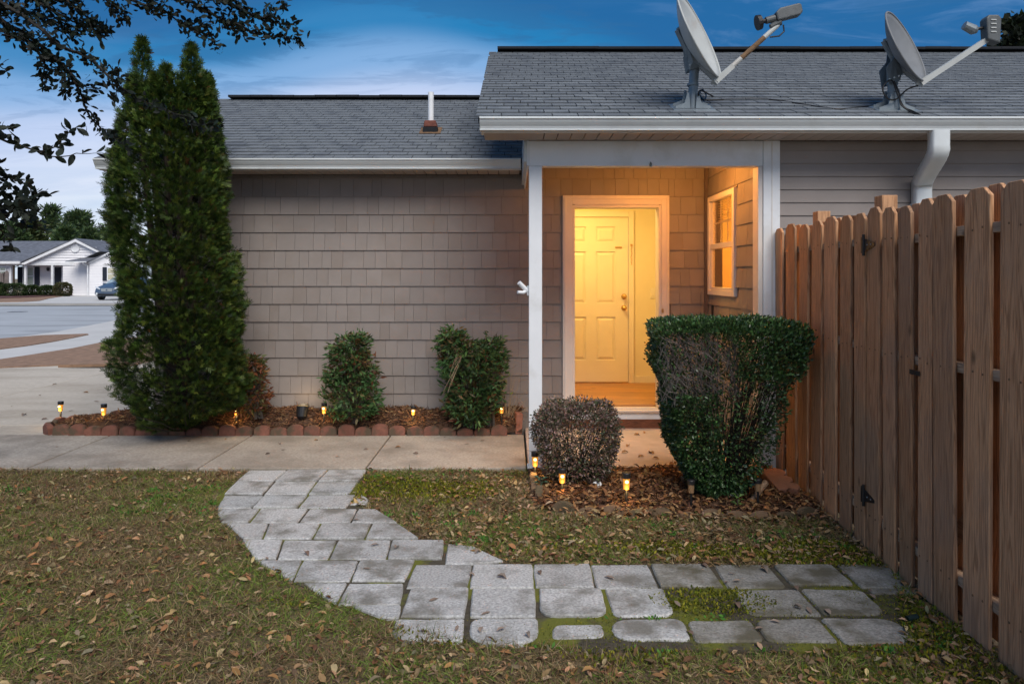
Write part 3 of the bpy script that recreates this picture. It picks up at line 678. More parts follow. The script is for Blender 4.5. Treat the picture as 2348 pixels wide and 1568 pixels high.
# ================================================================ paver path
path = empty('paver_path', (-.5, 4.2, 0), 'curving path of grey square concrete pavers through the lawn', None, None, 'structure')
def bez(px, py, z=0): return G(px, py, z)
def cF(cx_, cy_): return G(434.8+cx_*.5185, 1043.5+cy_*.5185, 0)
prng = random.Random(5)
def paver(q, rnd=(0,0,0,0), tilt=None, h=None):
    # q: four corners on the ground, anticlockwise; sides roughened, top edge worn round
    cx_ = sum(p[0] for p in q)/len(q); cy_ = sum(p[1] for p in q)/len(q)
    pts = []
    n = len(q)
    for i in range(n):
        a, b = Vector(q[i]), Vector(q[(i+1) % n]); pr = Vector(q[i-1])
        r = rnd[i] if i < len(rnd) else 0
        c_ = Vector((cx_, cy_))
        if r:
            u = (pr-a); v = (b-a); lu, lv = u.length, v.length
            for t in (0, .25, .5, .75, 1):
                p0 = a+u*min(r/lu, .49); p2 = a+v*min(r/lv, .49)
                pts.append((p0*(1-t)**2+a*2*t*(1-t)+p2*t*t))
        else: pts.append(a+(c_-a).normalized()*.005)
        L_ = (b-a).length; m = max(1, int(L_/.06))
        for k in range(1, m):
            t = k/m
            if r and t*L_ < r: continue
            r2 = rnd[(i+1) % n] if (i+1) % n < len(rnd) else 0
            if r2 and (1-t)*L_ < r2: continue
            p = a.lerp(b, t); nn = (c_-p).normalized(); pts.append(p+nn*prng.uniform(-.001, .004))
    top = prng.uniform(-.007, .003) if h is None else h
    tx, ty = (prng.uniform(-.012,.012), prng.uniform(-.012,.012)) if tilt is None else tilt
    def zz(p): return top+(p[0]-cx_)*tx+(p[1]-cy_)*ty
    c_ = Vector((cx_, cy_)); n = len(pts)
    ins = [p+(c_-p).normalized()*.007 for p in pts]; ins0 = pts
    V = [(p[0]-cx_, p[1]-cy_, -.06) for p in pts]+[(p[0]-cx_, p[1]-cy_, zz(p)-.007) for p in ins0]+[(p[0]-cx_, p[1]-cy_, zz(p)) for p in ins]
    Fs = [(i, (i+1) % n, n+(i+1) % n, n+i) for i in range(n)]+[(n+i, n+(i+1) % n, 2*n+(i+1) % n, 2*n+i) for i in range(n)]+[tuple(range(2*n, 3*n))]
    MB().add(V, Fs).build('paver', m_pdirty if (cx_ > .75 and prng.random() < .75) or (cx_ > .4 and prng.random() < .3) else m_paver, path, loc=(cx_, cy_, 0))
# (x positions at the far and near edge of each row, rows run away from the camera)
rows = [
 (62,113,[(260,205),(432,375),(612,565),(785,750)]),
 (113,170,[(207,150),(375,325),(562,522),(748,705)]),
 (172,230,[(150,118),(330,275),(525,478),(738,695)]),
 (232,295,[(118,134),(312,262),(527,480),(744,712),(825,922)]),
 (297,366,[(160,236),(350,322),(580,543),(806,775),(925,1015)]),
 (368,455,[(230,288),(415,385),(655,614),(893,872),(1130,1120)]),
 (457,552,[(290,452),(500,455),(750,712),(1000,955)]),
 (556,656,[(500,640),(700,648),(950,936)]),
 (660,722,[(715,868),(940,928)]),
]
for ya, yb, xs_ in rows:
    for (a, b), (c_, d_) in zip(xs_[:-1], xs_[1:]):
        g = 2.2
        paver([cF(b+g, yb-1.5), cF(d_-g, yb-1.5), cF(c_-g, ya+1.5), cF(a+g, ya+1.5)])
paver([cF(705,214), cF(785,214), cF(795,190), cF(760,170)])
paver([cF(1128,476), cF(1260,478), cF(1390,464), cF(1255,398), cF(1140,388)])
def wp(x0, x1, y0, y1, rnd=(0,0,0,0)): 
    j = lambda: prng.uniform(-.006,.006)
    paver([(x0+.003+j(), y0+.001+j()), (x1-.003+j(), y0+.001+j()), (x1-.003+j(), y1+.003+j()), (x0+.003+j(), y1+.003+j())], rnd)
yA0, yA1, yB0, yB1, yC0, yC1 = 3.560, 3.848, 3.250, 3.545, 2.955, 3.235
xa_ = [-.52, -.213, .108, .415, .728, 1.045]
for a, b in zip(xa_[:-1], xa_[1:]): wp(a, b, yA0, yA1)
wp(1.06,1.36,yA0,yA1,(.02,.05,.0,.0)); wp(1.385,1.70,yA0+.03,yA1-.01,(.05,.03,.02,.03)); wp(1.715,2.02,yA0-.01,yA1,(.0,.07,.06,.0))
wp(-.505,-.205,yB0,yB1); wp(-.198,.118,yB0,yB1); wp(.125,.44,yB0+.01,yB1,(.09,.08,0,0)); wp(.455,.745,yB0,yB1,(.05,.08,.02,0))
wp(1.075,1.40,yB0+.02,yB1-.01,(.05,.02,.01,.04)); wp(1.41,1.71,yB0+.02,yB1-.005,(.03,.10,.04,.02)); wp(1.74,1.98,yB1-.05,yB1+.0,(.01,.02,.02,.01))
wp(-.52,-.205,yC0+.09,yC1,(.10,.0,.0,.02)); wp(-.19,.118,yC0+.06,yC1,(.12,.12,.02,.05)); wp(.17,.40,yC0+.11,yC1-.05,(.03,.05,.02,.05))
wp(.43,.76,yC0+.09,yC1-.01,(.10,.03,.06,.10)); wp(.77,1.06,yC0+.08,yC1-.02,(.03,.04,.03,.03)); wp(1.07,1.37,yC0+.08,yC1-.01,(.04,.02,.03,.06)); wp(1.38,1.71,yC0+.06,yC1,(.03,.09,.10,.02))

# ================================================================ wooden fence and gate
def fx_(D): return 1.777+.058*D
fence = empty('fence', (2.1, 5.0, 0), 'tall weathered wooden shadowbox fence with dog eared pickets', 'fence')
gate = empty('fence_gate', (1.99, 3.7, 0), 'wooden picket gate hung on two black hinges in the fence', 'gate')
def picket_me(wd, ht, th=.018):
    e = .036
    pr = [(0,0),(wd,0),(wd,ht-e),(wd-e,ht),(e,ht),(0,ht-e)]
    b = .0022
    mb = MB(); mb.prism([(0, y, z) for y, z in pr], (th, 0, 0)); m = mb.me('picket', m_fence)
    bm = bmesh.new(); bm.from_mesh(m); bmesh.ops.bevel(bm, geom=list(bm.edges), offset=b, segments=1, affect='EDGES'); bm.to_mesh(m); bm.free(); return m
pk = [picket_me(.138, 1.885+.012*i) for i in range(3)]
ang = math.atan(.058)
def picket(D, back=False, parent=None, zo=0.0):
    o = link('picket', prng.choice(pk), parent, (fx_(D)+(.062 if back else -.018), D, .0+zo+prng.uniform(-.012,.012)))
    o.rotation_euler = (prng.uniform(-.004,.004), prng.uniform(-.005,.005), -ang+prng.uniform(-.02,.02))
    return o
def span(L, R):
    D0 = 2920/(L-1270.3); D1 = 2920/(R-33/D0-1270.3); return D1, D0-D1
def put(L, R, parent):
    D, w_ = span(L, R); o = picket(D, parent=parent); o.scale = (1, max(.125, w_)/.138, 1); return D
fd_ = [put(L, R, fence) for L, R in ((1778,1801),(1803,1830),(1830,1856),(1858,1887),(1888,1922),(1923,1955),(1957,1990))]
gd_ = [put(L, R, gate) for L, R in ((1985,2022),(2024,2060),(2061,2099),(2105,2145))]
fd_ += [put(L, R, fence) for L, R in ((2140,2197),(2208,2276),(2288,2367))]
for D in (2.45, 2.21, 1.97, 1.73): picket(D, parent=fence).scale = (1, 1.2, 1)
for D in (5.60, 5.385, 5.13, 4.87, 4.61, 4.37, 4.14): picket(D, True, fence).scale = (1, 1.15, 1)
for D in (3.98, 3.79, 3.60): picket(D, True, gate)
for D in (3.42, 3.19, 2.93, 2.68, 2.42, 2.18, 1.94, 1.7): picket(D, True, fence).scale = (1, 1.1, 1)
def rail(name, D0, D1, z, parent, h=.042, dx=.0005):
    MB().prism([(fx_(D0)+dx, D0, z), (fx_(D0)+dx, D0, z+h), (fx_(D0)+dx+.058, D0, z+h), (fx_(D0)+dx+.058, D0, z)], (fx_(D1)-fx_(D0), D1-D0, 0)).build(name, m_fence_x, parent, bevel=.003)
for z in (1.70, 1.10, .165):
    rail('rail', 4.12, 5.74, z, fence); rail('rail', 1.7, 3.355, z+(.0 if z != .165 else .0), fence); rail('rail', 3.362, 4.083, z-.012, gate)
MB().prism([(fx_(3.34)+.058,3.34,.24),(fx_(3.34)+.058,3.34,.36),(fx_(3.34)+.095,3.34,.36),(fx_(3.34)+.095,3.34,.24)], (-.05, -.95, 1.05)).build('brace', m_fence_x, fence, bevel=.002)
MB().prism([(fx_(3.9)+.085,4.05,.24),(fx_(3.9)+.085,4.05,.33),(fx_(3.9)+.12,4.05,.33),(fx_(3.9)+.12,4.05,.24)], (-.04,-.62,1.3)).build('brace', m_fence_x, gate, bevel=.002)
for D, zt in ((5.16, 1.985), (4.16, 1.985), (3.30, 1.88), (2.6, 1.88)):
    x = fx_(D)+.085 if D > 3.5 else fx_(D)+.083
    MB().box(x, x+.09, D-.045, D+.045, -.05, zt).build('post', m_fence, fence, bevel=.004)
# block of the gate stop seen between two pickets
MB().box(fx_(3.18)+.062, fx_(3.18)+.08, 3.10, 3.2, .80, 1.24).build('latch_block', m_fence_x, fence)
def hinge(z):
    x = fx_(4.10)-.0235
    h = MB().prism([(x, 4.095, z-.035),(x, 4.095, z+.035),(x, 3.975, z+.008),(x, 3.975, z-.008)], (.004,0,0)).build('hinge', m_dark, gate)
    MB().tube([(x-.001, 4.10, z-.06),(x-.001, 4.10, z+.06)], .008, 8).box(x, x+.004, 4.105, 4.135, z-.045, z+.045).build('hinge_pin', m_dark, h)
    for yy in (4.06, 4.02): MB().lathe([(.005,0),(.003,-.003)], (x, yy, z), 8, 'x').build('screw', m_steel, h)
hinge(1.70); hinge(.285)
lx = fx_(3.5)-.021
MB().box(lx-.003, lx, 3.475, 3.565, 1.045-.012+.01, 1.045+.022).box(lx-.004, lx-.0005, 3.51, 3.53, 1.045, 1.06).build('latch', m_dark, gate, bevel=.002)
nl = MB()
for D in fd_+gd_:
    for z in (1.72, 1.12, .185):
        for k in (.035, .105): 
            x = fx_(D+k)-.0205; nl.lathe([(.0050,0),(.0050,-.0015),(.001,-.002)], (x+.0215-.018-.002, D+k, z+prng.uniform(-.01,.01)), 6, 'x')
o = nl.build('nail_heads', m_rust, fence); o['kind'] = 'stuff'

# ================================================================ beds, mulch and edging
def bedh(x, y):      # mulch of the bed along the house rises to the wall
    t = max(0, min(1, (y-6.98)/.28)); b = .055+.145*t*(2-t)
    if x < -3.5: b = .06+.05*math.sin((x+4.6)*2)
    return b+.012*math.sin(x*6+y*9)+.008*math.sin(x*17)
nx, ny = 160, 12
mb = MB(); X_ = np.linspace(-4.50, .10, nx); 
for j in range(ny):
    for i in range(nx):
        x = X_[i]; yt = 7.28 if x > -3.55 else 7.28+.45*min(1, (-3.55-x)*3)*max(0, 1-max(0,(-x-4.1))/.5)
        y = 7.0+(yt-7.0)*j/(ny-1)
        mb.v.append((x, y, bedh(x, y) if j > 0 else .02))
mb.f = [(j*nx+i, j*nx+i+1, (j+1)*nx+i+1, (j+1)*nx+i) for j in range(ny-1) for i in range(nx-1)]
bed1 = mb.build('mulch_bed', m_mulch, smooth=True); tag(bed1, 'long mulch bed against the shingle wall behind red edging', kind='structure')
CH_V = [(0,-.10,0),(1,-.07,.02),(1,.08,.03),(0,.1,0),(.1,0,.09),(.92,0,.10)]
CH_F = [(0,1,5,4),(4,5,2,3),(0,4,3),(1,2,5)]
def chips(name, xs_, ys_, zs_, parent, smin=.02, smax=.055, pal=None):
    k = len(xs_); d = rng.normal(size=(k,3)); d[:,2] *= .35
    pal = pal or [(.21,.105,.055),(.16,.075,.038),(.11,.052,.03),(.30,.17,.09),(.24,.12,.06),(.06,.03,.02)]
    sc_ = rng.uniform(smin, smax, k); S = np.stack([sc_, sc_*rng.uniform(.5,1.1,k), sc_*.5], 1)
    return scatter(name, CH_V, CH_F, frames(d, rng), np.stack([xs_, ys_, zs_], 1), S, leafcols(k, pal, .2), m_chip, parent, 'stuff')
k = 11000
x_ = rng.uniform(-4.45, .10, k); t_ = rng.uniform(0, 1, k); ytop = np.where(x_ > -3.55, 7.27, 7.27+.42*np.clip((-3.55-x_)*3,0,1)*(1-np.clip((-x_-4.1)/.5,0,1)))
y_ = 7.0+(ytop-7.0)*t_; z_ = np.array([bedh(a, b) for a, b in zip(x_, y_)])+rng.uniform(0,.015,k)
chips('bark_mulch', x_, y_, z_, None)
tag(bpy.context.scene.collection.objects['bark_mulch'], 'brown shredded bark mulch in the bed by the wall')
# edging: scalloped blocks
def scal_me(wd, ht, th, mt):
    pr = [(-wd/2, 0), (wd/2, 0)]; n = 9
    for i in range(n+1):
        a = math.pi*i/n; pr.append((wd/2*math.cos(a)*.985, ht*.62+ht*.38*math.sin(a)))
    mb = MB().prism([(x, -th/2, z) for x, z in pr], (0, th, 0)); m = mb.me('edging_block', mt)
    bm = bmesh.new(); bm.from_mesh(m); bmesh.ops.bevel(bm, geom=list(bm.edges), offset=.006, segments=2, affect='EDGES', clamp_overlap=True); bm.to_mesh(m); bm.free(); return m
edg = empty('edging', (-1.8, 6.96, 0), 'row of red scalloped concrete edging along the front walk', 'edging')
sm1 = [scal_me(w_, h_, .055, m_edge) for w_, h_ in ((.157,.112),(.157,.104),(.157,.120))]
x = -4.34
while x < .03:
    y = 6.957+.008*math.sin(x*5)+(.05*((-3.2-x))**2*.35 if x < -3.4 else 0)
    o = link('edging_block', prng.choice(sm1), edg, (x, y, -.014+prng.uniform(-.024,.005)))
    o.rotation_euler = (prng.uniform(-.16,.08), prng.uniform(-.09,.09), prng.uniform(-.09,.09)+(.1 if x < -3.9 else 0))
    x += .161 if prng.random() < .8 else .168
for i in range(9):   # curve round the left end of the bed
    a = math.pi*(1.18-.19*i)*1.0
    px_, py_ = -4.36+.20*math.cos(a+math.pi*.42), 7.25+.30*math.sin(a+math.pi*.42)
for i, (px_, py_, rz) in enumerate([(-4.49,7.02,-.7),(-4.57,7.15,-1.3),(-4.57,7.31,-1.8),(-4.50,7.46,-2.3),(-4.36,7.60,-2.7),(-4.19,7.68,3.0),(-4.0,7.74,3.0),(-3.82,7.76,3.1)]):
    o = link('edging_block', sm1[i % 3], edg, (px_, py_, -.015)); o.rotation_euler = (prng.uniform(-.1,.1), 0, rz)
ub = MB().box(-.032,.032,-.045,.045,0,.20).build('brick', m_brick, None, bevel=.004, loc=(.055, 7.05, .0)); ub.rotation_euler = (.06,.05,.2)
tag(ub, 'red brick standing on end beside the left porch post', 'brick')
# front bed
def bed2h(x, y):
    e = min(1, max(0, (y-4.66)/.12)); return -.028+e*(.03+.035*math.sin((x-.1)*1.6)*math.sin((y-4.6)*2.7)+.01*math.sin(x*9+y*7))
nx, ny = 60, 36
mb = MB()
def bed2y0(x): return 4.62+.05*math.sin(x*3)+(.55*max(0, .42-x)) + .28*max(0, (x-1.78))
for j in range(ny):
    for i in range(nx):
        x = .13+(2.03-.13)*i/(nx-1); y = bed2y0(x)+(5.762-bed2y0(x))*j/(ny-1); mb.v.append((x, y, bed2h(x, y)))
mb.f = [(j*nx+i, j*nx+i+1, (j+1)*nx+i+1, (j+1)*nx+i) for j in range(ny-1) for i in range(nx-1)]
bed2 = mb.build('mulch_bed', m_mulch, smooth=True); tag(bed2, 'leaf covered bed under the clipped bushes in front of the porch', kind='structure')
k = 7000; x_ = rng.uniform(.16, 2.02, k); y0_ = np.array([bed2y0(a) for a in x_]); y_ = y0_+.04+(5.74-y0_)*rng.uniform(0,1,k)*.97
z_ = np.array([bed2h(a, b) for a, b in zip(x_, y_)])+rng.uniform(.003,.02,k)
cp = chips('bark_mulch', x_, y_, z_, None); tag(cp, 'bark chips among dead leaves under the clipped bushes')
edg2 = empty('edging', (1.1, 4.66, -.05), 'half buried brown scalloped edging in front of the bushes', 'edging')
sm2 = [scal_me(.150, .115, .05, m_edge2), scal_me(.150, .10, .05, m_edge2)]
for i in range(11):
    x = .34+i*.156; y = bed2y0(x)+.03
    o = link('edging_block', sm2[i % 2], edg2, (x, y, -.072+prng.uniform(-.02,.012))); o.rotation_euler = (prng.uniform(-.15,.1), prng.uniform(-.08,.08), prng.uniform(-.1,.1)+(-.4 if x < .45 else .15 if x > 1.8 else 0))
for i, (x, y) in enumerate(((.19,5.05),(.165,5.22),(.16,5.40))):
    o = link('edging_block', sm2[i % 2], edg2, (x, y, -.05)); o.rotation_euler = (0, .05, 1.5)
# flat three lobed block lying loose
fl = MB().prism([(-.10,-.02,0),(.0,-.02,0)]+[(.0+.055*math.sin(math.pi*t), -.02+.10+0, 0) for t in []]+[(.0,-.02,0)][:0]+
     [(x_q, y_q, 0) for x_q, y_q in [(.03,-.03),(.06,.0),(.07,.04),(.05,.075),(.03,.085),(.06,.11),(.07,.15),(.05,.19),(.03,.20),(.06,.225),(.07,.265),(.05,.30),(.01,.32),(-.04,.32),(-.10,.30)]], (0,0,.05)).build('loose_edging_block', mat('terracotta_block', (.22,.10,.062), .92, .15, 20, .5, 120, bdist=.004), None, bevel=.006, loc=(2.0-.07, 5.0, .02))
fl.rotation_euler = (.16, -.03, 0.05); tag(fl, 'loose terracotta edging block lying flat beside the fence', 'edging block')
cr = MB()
for i in range(9):
    a, b = rng.normal(0,.018,3), rng.normal(0,.018,3); c_ = rng.normal(0,.018,3); cr.add([a, b, c_, (a+b+c_)/3+rng.normal(0,.012,3)], [(0,1,3),(1,2,3),(2,0,3)])
q = G(1371, 1118, .02); cro = cr.build('paper_scrap', m_white, None, loc=(q[0], q[1], .035)); tag(cro, 'crumpled white paper scrap on the leaves by the small bush', 'litter')
q = G(2080, 1424, -.01); cap_ = MB().tube([(0,0,0),(.05,.012,.004)], .014, 14).build('plastic_cap', mat('dark_green_plastic', (.008,.022,.022), .4, 0, 5, 0), None, loc=(q[0], q[1], .0)); tag(cap_, 'small dark green plastic cap lying on moss near the fence', 'cap')

# ================================================================ solar path lights and spotlight
lens_on = emitmat('amber_lens_lit', (.62,.25,.04), .22); bulb_on = emitmat('glowing_led', (1,.74,.26), 2)
lens_off = mat('amber_lens', (.38,.24,.13), .35, .05, 20, .1, trans=.3)
def path_light(px, py, pt, D, label, lit, lean=0.0, first=None):
    b_ = P(px, py, D); hh = (py-pt)*D/FP
    s = hh/.30
    t = empty('path_light', (b_.x, D, b_.z), label, 'path light', 'solar path lights')
    dn = -.06 if b_.z > -.03 else -.03
    k = min(1.0, hh/.27); w_ = k**.5
    MB().lathe([(.004,dn),(.010*w_,-.0),(.010*w_,hh-.125*k)], b_, 10).build('stake', m_plastic, t)
    ln = MB().lathe([(.019*w_,hh-.125*k),(.021*w_,hh-.12*k),(.026*w_,hh-.045*k),(.026*w_,hh-.042*k)], b_, 14).build('lens', lens_on if lit else lens_off, t)
    MB().lathe([(.028*w_,hh-.0415*k),(.031*w_,hh-.040*k),(.031*w_,hh-.004),(.028*w_,hh),(.002,hh+.001)], b_, 18).build('cap', m_plastic, t, smooth=False)
    if lit:
        MB().lathe([(.001,-.008),(.010,-.004),(.012,.003),(.008,.010),(.001,.012)], b_+Vector((0,-.0265*w_,hh-.066*k)), 8).build('bulb', bulb_on, ln, smooth=True)
        l = bpy.data.lights.new('path_lamp', 'POINT'); l.energy = .26*lit; l.color = (1,.62,.22); l.shadow_soft_size = .03
        lo = bpy.data.objects.new('path_lamp', l); C.objects.link(lo); lo.parent = t; lo.location = (0,-.035,hh-.135*k)
    t.rotation_euler = (prng.uniform(-.03,.03), lean, 0)
    return t
path_light(139, 968, 920, 7.40, 'lit path light at the far left end of the bed', 1.2)
path_light(238, 980, 926, 7.12, 'lit path light left of the tall evergreen, second from the left', 1.0)
path_light(542, 975, 930, 7.03, 'lit path light in front of the reddish shrub', 1.0)
path_light(743, 974, 924, 7.03, 'lit path light right of the black spotlight', .9)
path_light(946, 973, 931, 7.03, 'lit path light between the two green wall shrubs', .9, .06)
path_light(1150, 972, 925, 7.03, 'dimly lit path light at the right end of the wall bed', .35)
path_light(1227, 1107, 1035, 5.40, 'lit path light just in front of the white porch post', 1.0)
path_light(1289, 1145, 1073, 5.02, 'lit path light left of the scrap under the small bush', .8)
path_light(1436, 1165, 1083, 4.78, 'lit path light between the two clipped bushes with a leaf on its cap', 1.1)
path_light(1585, 1165, 1100, 4.78, 'unlit path light half hidden under the big bush', 0)
path_light(1738, 1160, 1097, 4.80, 'unlit path light near the loose terracotta block', 0)
sp_ = P(694, 968, 7.06)
spot = empty('spotlight', (sp_.x, 7.06, sp_.z), 'black spotlight on a stake aimed at the shingle wall', 'spotlight')
MB().tube([sp_+Vector((0,0,-.06)), sp_+Vector((-.01,0,.055))], .014, 10).build('stake', m_plastic, spot)
hd = MB(); c0 = sp_+Vector((-.005,.0,.085)); dv = Vector((.0,.35,.94)).normalized()
hd.tube([c0-dv*.055, c0-dv*.035, c0+dv*.03, c0+dv*.065], [.025,.048,.056,.060], 20); hdo = hd.build('lamp_head', m_plastic, spot)
MB().tube([c0+dv*.066, c0+dv*.069], [.052,.052], 20).build('lamp_face', mat('amber_lamp_face', (.45,.30,.12), .3, .1, 30, 0, emit=(1,.6,.2), es=.25), hdo)
hdv = MB()
for i in range(11):
    a = math.pi*i/10; r = .062
    p = c0+dv*.064+Vector((math.cos(a)*r, math.sin(a)*r*.94, -math.sin(a)*r*.35)); h_ = .045*math.sin(a)+.004
    hdv.v += [tuple(p), tuple(p+dv*h_)]
hdv.f = [(2*i, 2*i+2, 2*i+3, 2*i+1) for i in range(10)]; hdv.build('hood', m_plastic, hdo)
sl2 = bpy.data.lights.new('spot_glow', 'POINT'); sl2.energy = .4; sl2.color = (1,.72,.42); sl2.shadow_soft_size = .05
so2 = bpy.data.objects.new('spot_glow', sl2); C.objects.link(so2); so2.location = c0+dv*.12

# ================================================================ satellite dishes
def dish(label, T, B, D, base, masttop, arm0, arm1, mtd, phi, asp=.92, kind=0):
    tP, bP = P(*T, D), P(*B, D); c = (tP+bP)/2; a = (tP-bP).length/2; u = (tP-bP).normalized()
    u = Matrix.Rotation(0, 3, 'X') @ u
    right = Vector((u.z, 0, -u.x)); n = (right*math.cos(phi)+Vector((0,-1,0))*math.sin(phi)).normalized(); v = n.cross(u).normalized()
    bz = roofz(base[1]); bp = Vector((base[0], base[1], bz))
    root = empty('satellite_dish', bp, label, 'satellite dish')
    rg, ns, dep, th = 9, 44, a*.30, .010
    mb = MB()
    for s_ in (0, 1):
        for i in range(rg+1):
            r = i/rg
            for k in range(ns):
                t = 2*math.pi*k/ns; q = c+u*a*r*math.cos(t)+v*a*asp*r*math.sin(t)+n*(dep*(r*r-1)-(th if s_ else 0))
                mb.v.append(tuple(q))
    o_ = (rg+1)*ns
    for i in range(rg):
        for k in range(ns):
            k2 = (k+1) % ns; mb.f.append((i*ns+k, i*ns+k2, (i+1)*ns+k2, (i+1)*ns+k)); mb.f.append((o_+i*ns+k, o_+(i+1)*ns+k, o_+(i+1)*ns+k2, o_+i*ns+k2))
    for k in range(ns): k2 = (k+1) % ns; mb.f.append((rg*ns+k, rg*ns+k2, o_+rg*ns+k2, o_+rg*ns+k))
    rf = mb.build('reflector', mtd, root, smooth=True)
    rim = MB(); rim.tube([c+u*a*math.cos(2*math.pi*k/ns)+v*a*asp*math.sin(2*math.pi*k/ns)-n*.004 for k in range(ns+1)], .008, 6, cap=False); rim.build('rim', mtd, rf, smooth=True)
    for f_ in ((.18, .12), (-.32, .12)):
        q = c+u*a*f_[0]+v*a*f_[1]+n*(dep*(f_[0]**2+f_[1]**2-1)+.001); MB().tube([q, q+n*.004], .009, 8).build('bolt', m_dark, rf)
    mt = Vector(masttop)
    MB().tube([bp+Vector((0,0,-.02)), mt-Vector((0,0,.12)), mt-Vector((0,0,.119)), mt], [.036,.036,.041,.041], 18).build('mast', m_steel, root)
    MB().tube([bp.lerp(mt,.45)-Vector((0,0,.01)), bp.lerp(mt,.45)+Vector((0,0,.01))], .044, 16).build('mast_collar', m_steel, root)
    # back bracket
    bc = c-n*(dep+.03)
    ctr = (mt+bc)/2
    g1 = mt+Vector((-.03,0,-.04)); 
    br = MB()
    for dyy in (-.055, .05):
        br.prism([(mt.x-.055,mt.y+dyy,mt.z-.13),(mt.x+.03,mt.y+dyy,mt.z-.10),(bc.x+.06,bc.y+dyy,bc.z-.15),(bc.x+.0,bc.y+dyy,bc.z+.04),(mt.x-.02,mt.y+dyy,mt.z+.07),(mt.x-.075,mt.y+dyy,mt.z+.0)], (0,.006,0))
    br.build('elevation_bracket', m_steel, root)
    MB().tube([bc+u*.12, bc-u*.17], .022, 8).tube([bc+u*.12, c+u*a*.36-n*(dep*.87)], .015, 6).tube([bc-u*.17, c-u*a*.55-n*(dep*.7)], .018, 6).build('back_support', m_steel, root)
    for i in range(4): MB().lathe([(.007,0),(.007,-.006),(.002,-.008)], (mt.x-.05+.035*i, mt.y-.056, mt.z-.09+.012*i), 8, 'y').build('bolt', m_gutter, root)
    # feet
    for sx_, sy_ in ((1,-1),(-1,-1),(1,1),(-1,1)):
        pr = [(0.03*sx_, 0, .13),(0.045*sx_, 0, .13),(.065*sx_, 0, .05),(.135*sx_, 0, .025),(.135*sx_,0,.0),(.02*sx_,0,.0)]
        MB().prism([tuple(bp+Vector((q[0], .045*sy_, q[2]+SL*.045*sy_+.004))) for q in pr], (0,.007,0)).build('foot', m_steel, root)
    MB().prism([tuple(bp+Vector((x, y, SL*y+.006))) for x, y in ((-.16,-.10),(.16,-.10),(.16,.10),(-.16,.10))], (0,0,.006)).build('foot_plate', m_steel, root)
    A0, A1 = P(*arm0), P(*arm1); d_ = (A1-A0).normalized()
    back = bc-u*.1
    MB().tube([back, c-u*a*1.02-n*.03, A0], [.022,.030,.034], 4).tube([A0, A0+d_*.19], [.030,.026], 4).build('arm_root', m_dish, root)
    if kind == 0:
        L0 = A0+d_*.18; Lm1 = A0.lerp(A1,.42); Lm2 = A0.lerp(A1,.78)
        MB().tube([L0, Lm1], .019, 12).tube([Lm2, A1], .019, 12).build('arm', m_dish, root); MB().tube([Lm1, Lm2], .0195, 12).build('rusty_arm_section', m_rust, root)['label'] = 'rusty middle of the feed arm'
        up = Vector((-.22,0,1)).normalized(); ax = Vector((1,0,.26)).normalized()
        MB().tube([A1-ax*.06-up*.0, A1+ax*.02+up*.02], [.02,.03], 10).build('feed_clamp', m_feed, root)
        h0 = A1+up*.055+ax*.0
        MB().prism([tuple(h0+ax*p_+up*q_-Vector((0,.04,0))) for p_, q_ in ((-.01,-.03),(.17,-.03),(.195,-.01),(.195,.045),(.18,.06),(.03,.06),(-.01,.035))], (0,.08,0)).build('feed_housing', m_feed, root, bevel=.012)
        MB().tube([h0-ax*.015, h0-ax*.085], [.030,.026], 14).build('feed_neck', m_feed, root)
        MB().tube([h0-ax*.085, h0-ax*.12, h0-ax*.125, h0-ax*.155], [.016,.02,.055,.058], 18).build('feed_horn', m_dark, root)
        MB().tube([A1+ax*.04-up*.01, A1+ax*.035-up*.06, A1-ax*.01-up*.085, A1-ax*.08-up*.075], .006, 6).build('feed_cable', m_cable, root)
    else:
        MB().tube([A0, A1], [.027,.027], 4).build('arm', m_dish, root)
        h0 = A1+Vector((.03,0,.09))
        MB().prism([tuple(h0+Vector((x, -.05, z))) for x, z in ((-.05,-.10),(.045,-.13),(.055,.06),(.03,.085),(-.04,.085),(-.06,.06))], (0,.09,0)).build('feed_housing', m_feed, root, bevel=.01)
        for q in range(4): MB().box(h0.x-.03,h0.x+.01,h0.y-.056,h0.y-.0505,h0.z-.05+q*.03,h0.z-.042+q*.03).build('housing_rib', m_dish, root)
        MB().tube([h0+Vector((-.06,0,0)), h0+Vector((-.115,0,-.01))], .012, 8).build('feed_neck', m_dark, root)
        MB().tube([h0+Vector((-.11,0,-.012)), h0+Vector((-.13,0,-.014)), h0+Vector((-.20,0,.02))], [.030,.038,.032], 12).build('feed_horn', m_steel, root)
    return root, bp, bc
b1 = P(1586, 246, 5.63); b2 = P(2050, 256, 5.58)
d1 = dish('larger pale satellite dish with rust streak on the porch roof', (1560,-14), (1649,176), 5.55, (b1.x, 5.63), P(1592, 128, 5.63), (1638,190,5.55), (1784,58,5.55), m_dish, R(29))
d2 = dish('smaller dark grey satellite dish nearest the fence side', (2036,28), (2121,184), 5.52, (b2.x, 5.58), P(2046, 160, 5.58), (2110,192,5.50), (2262,92,5.50), m_dish2, R(43), .92, 1)
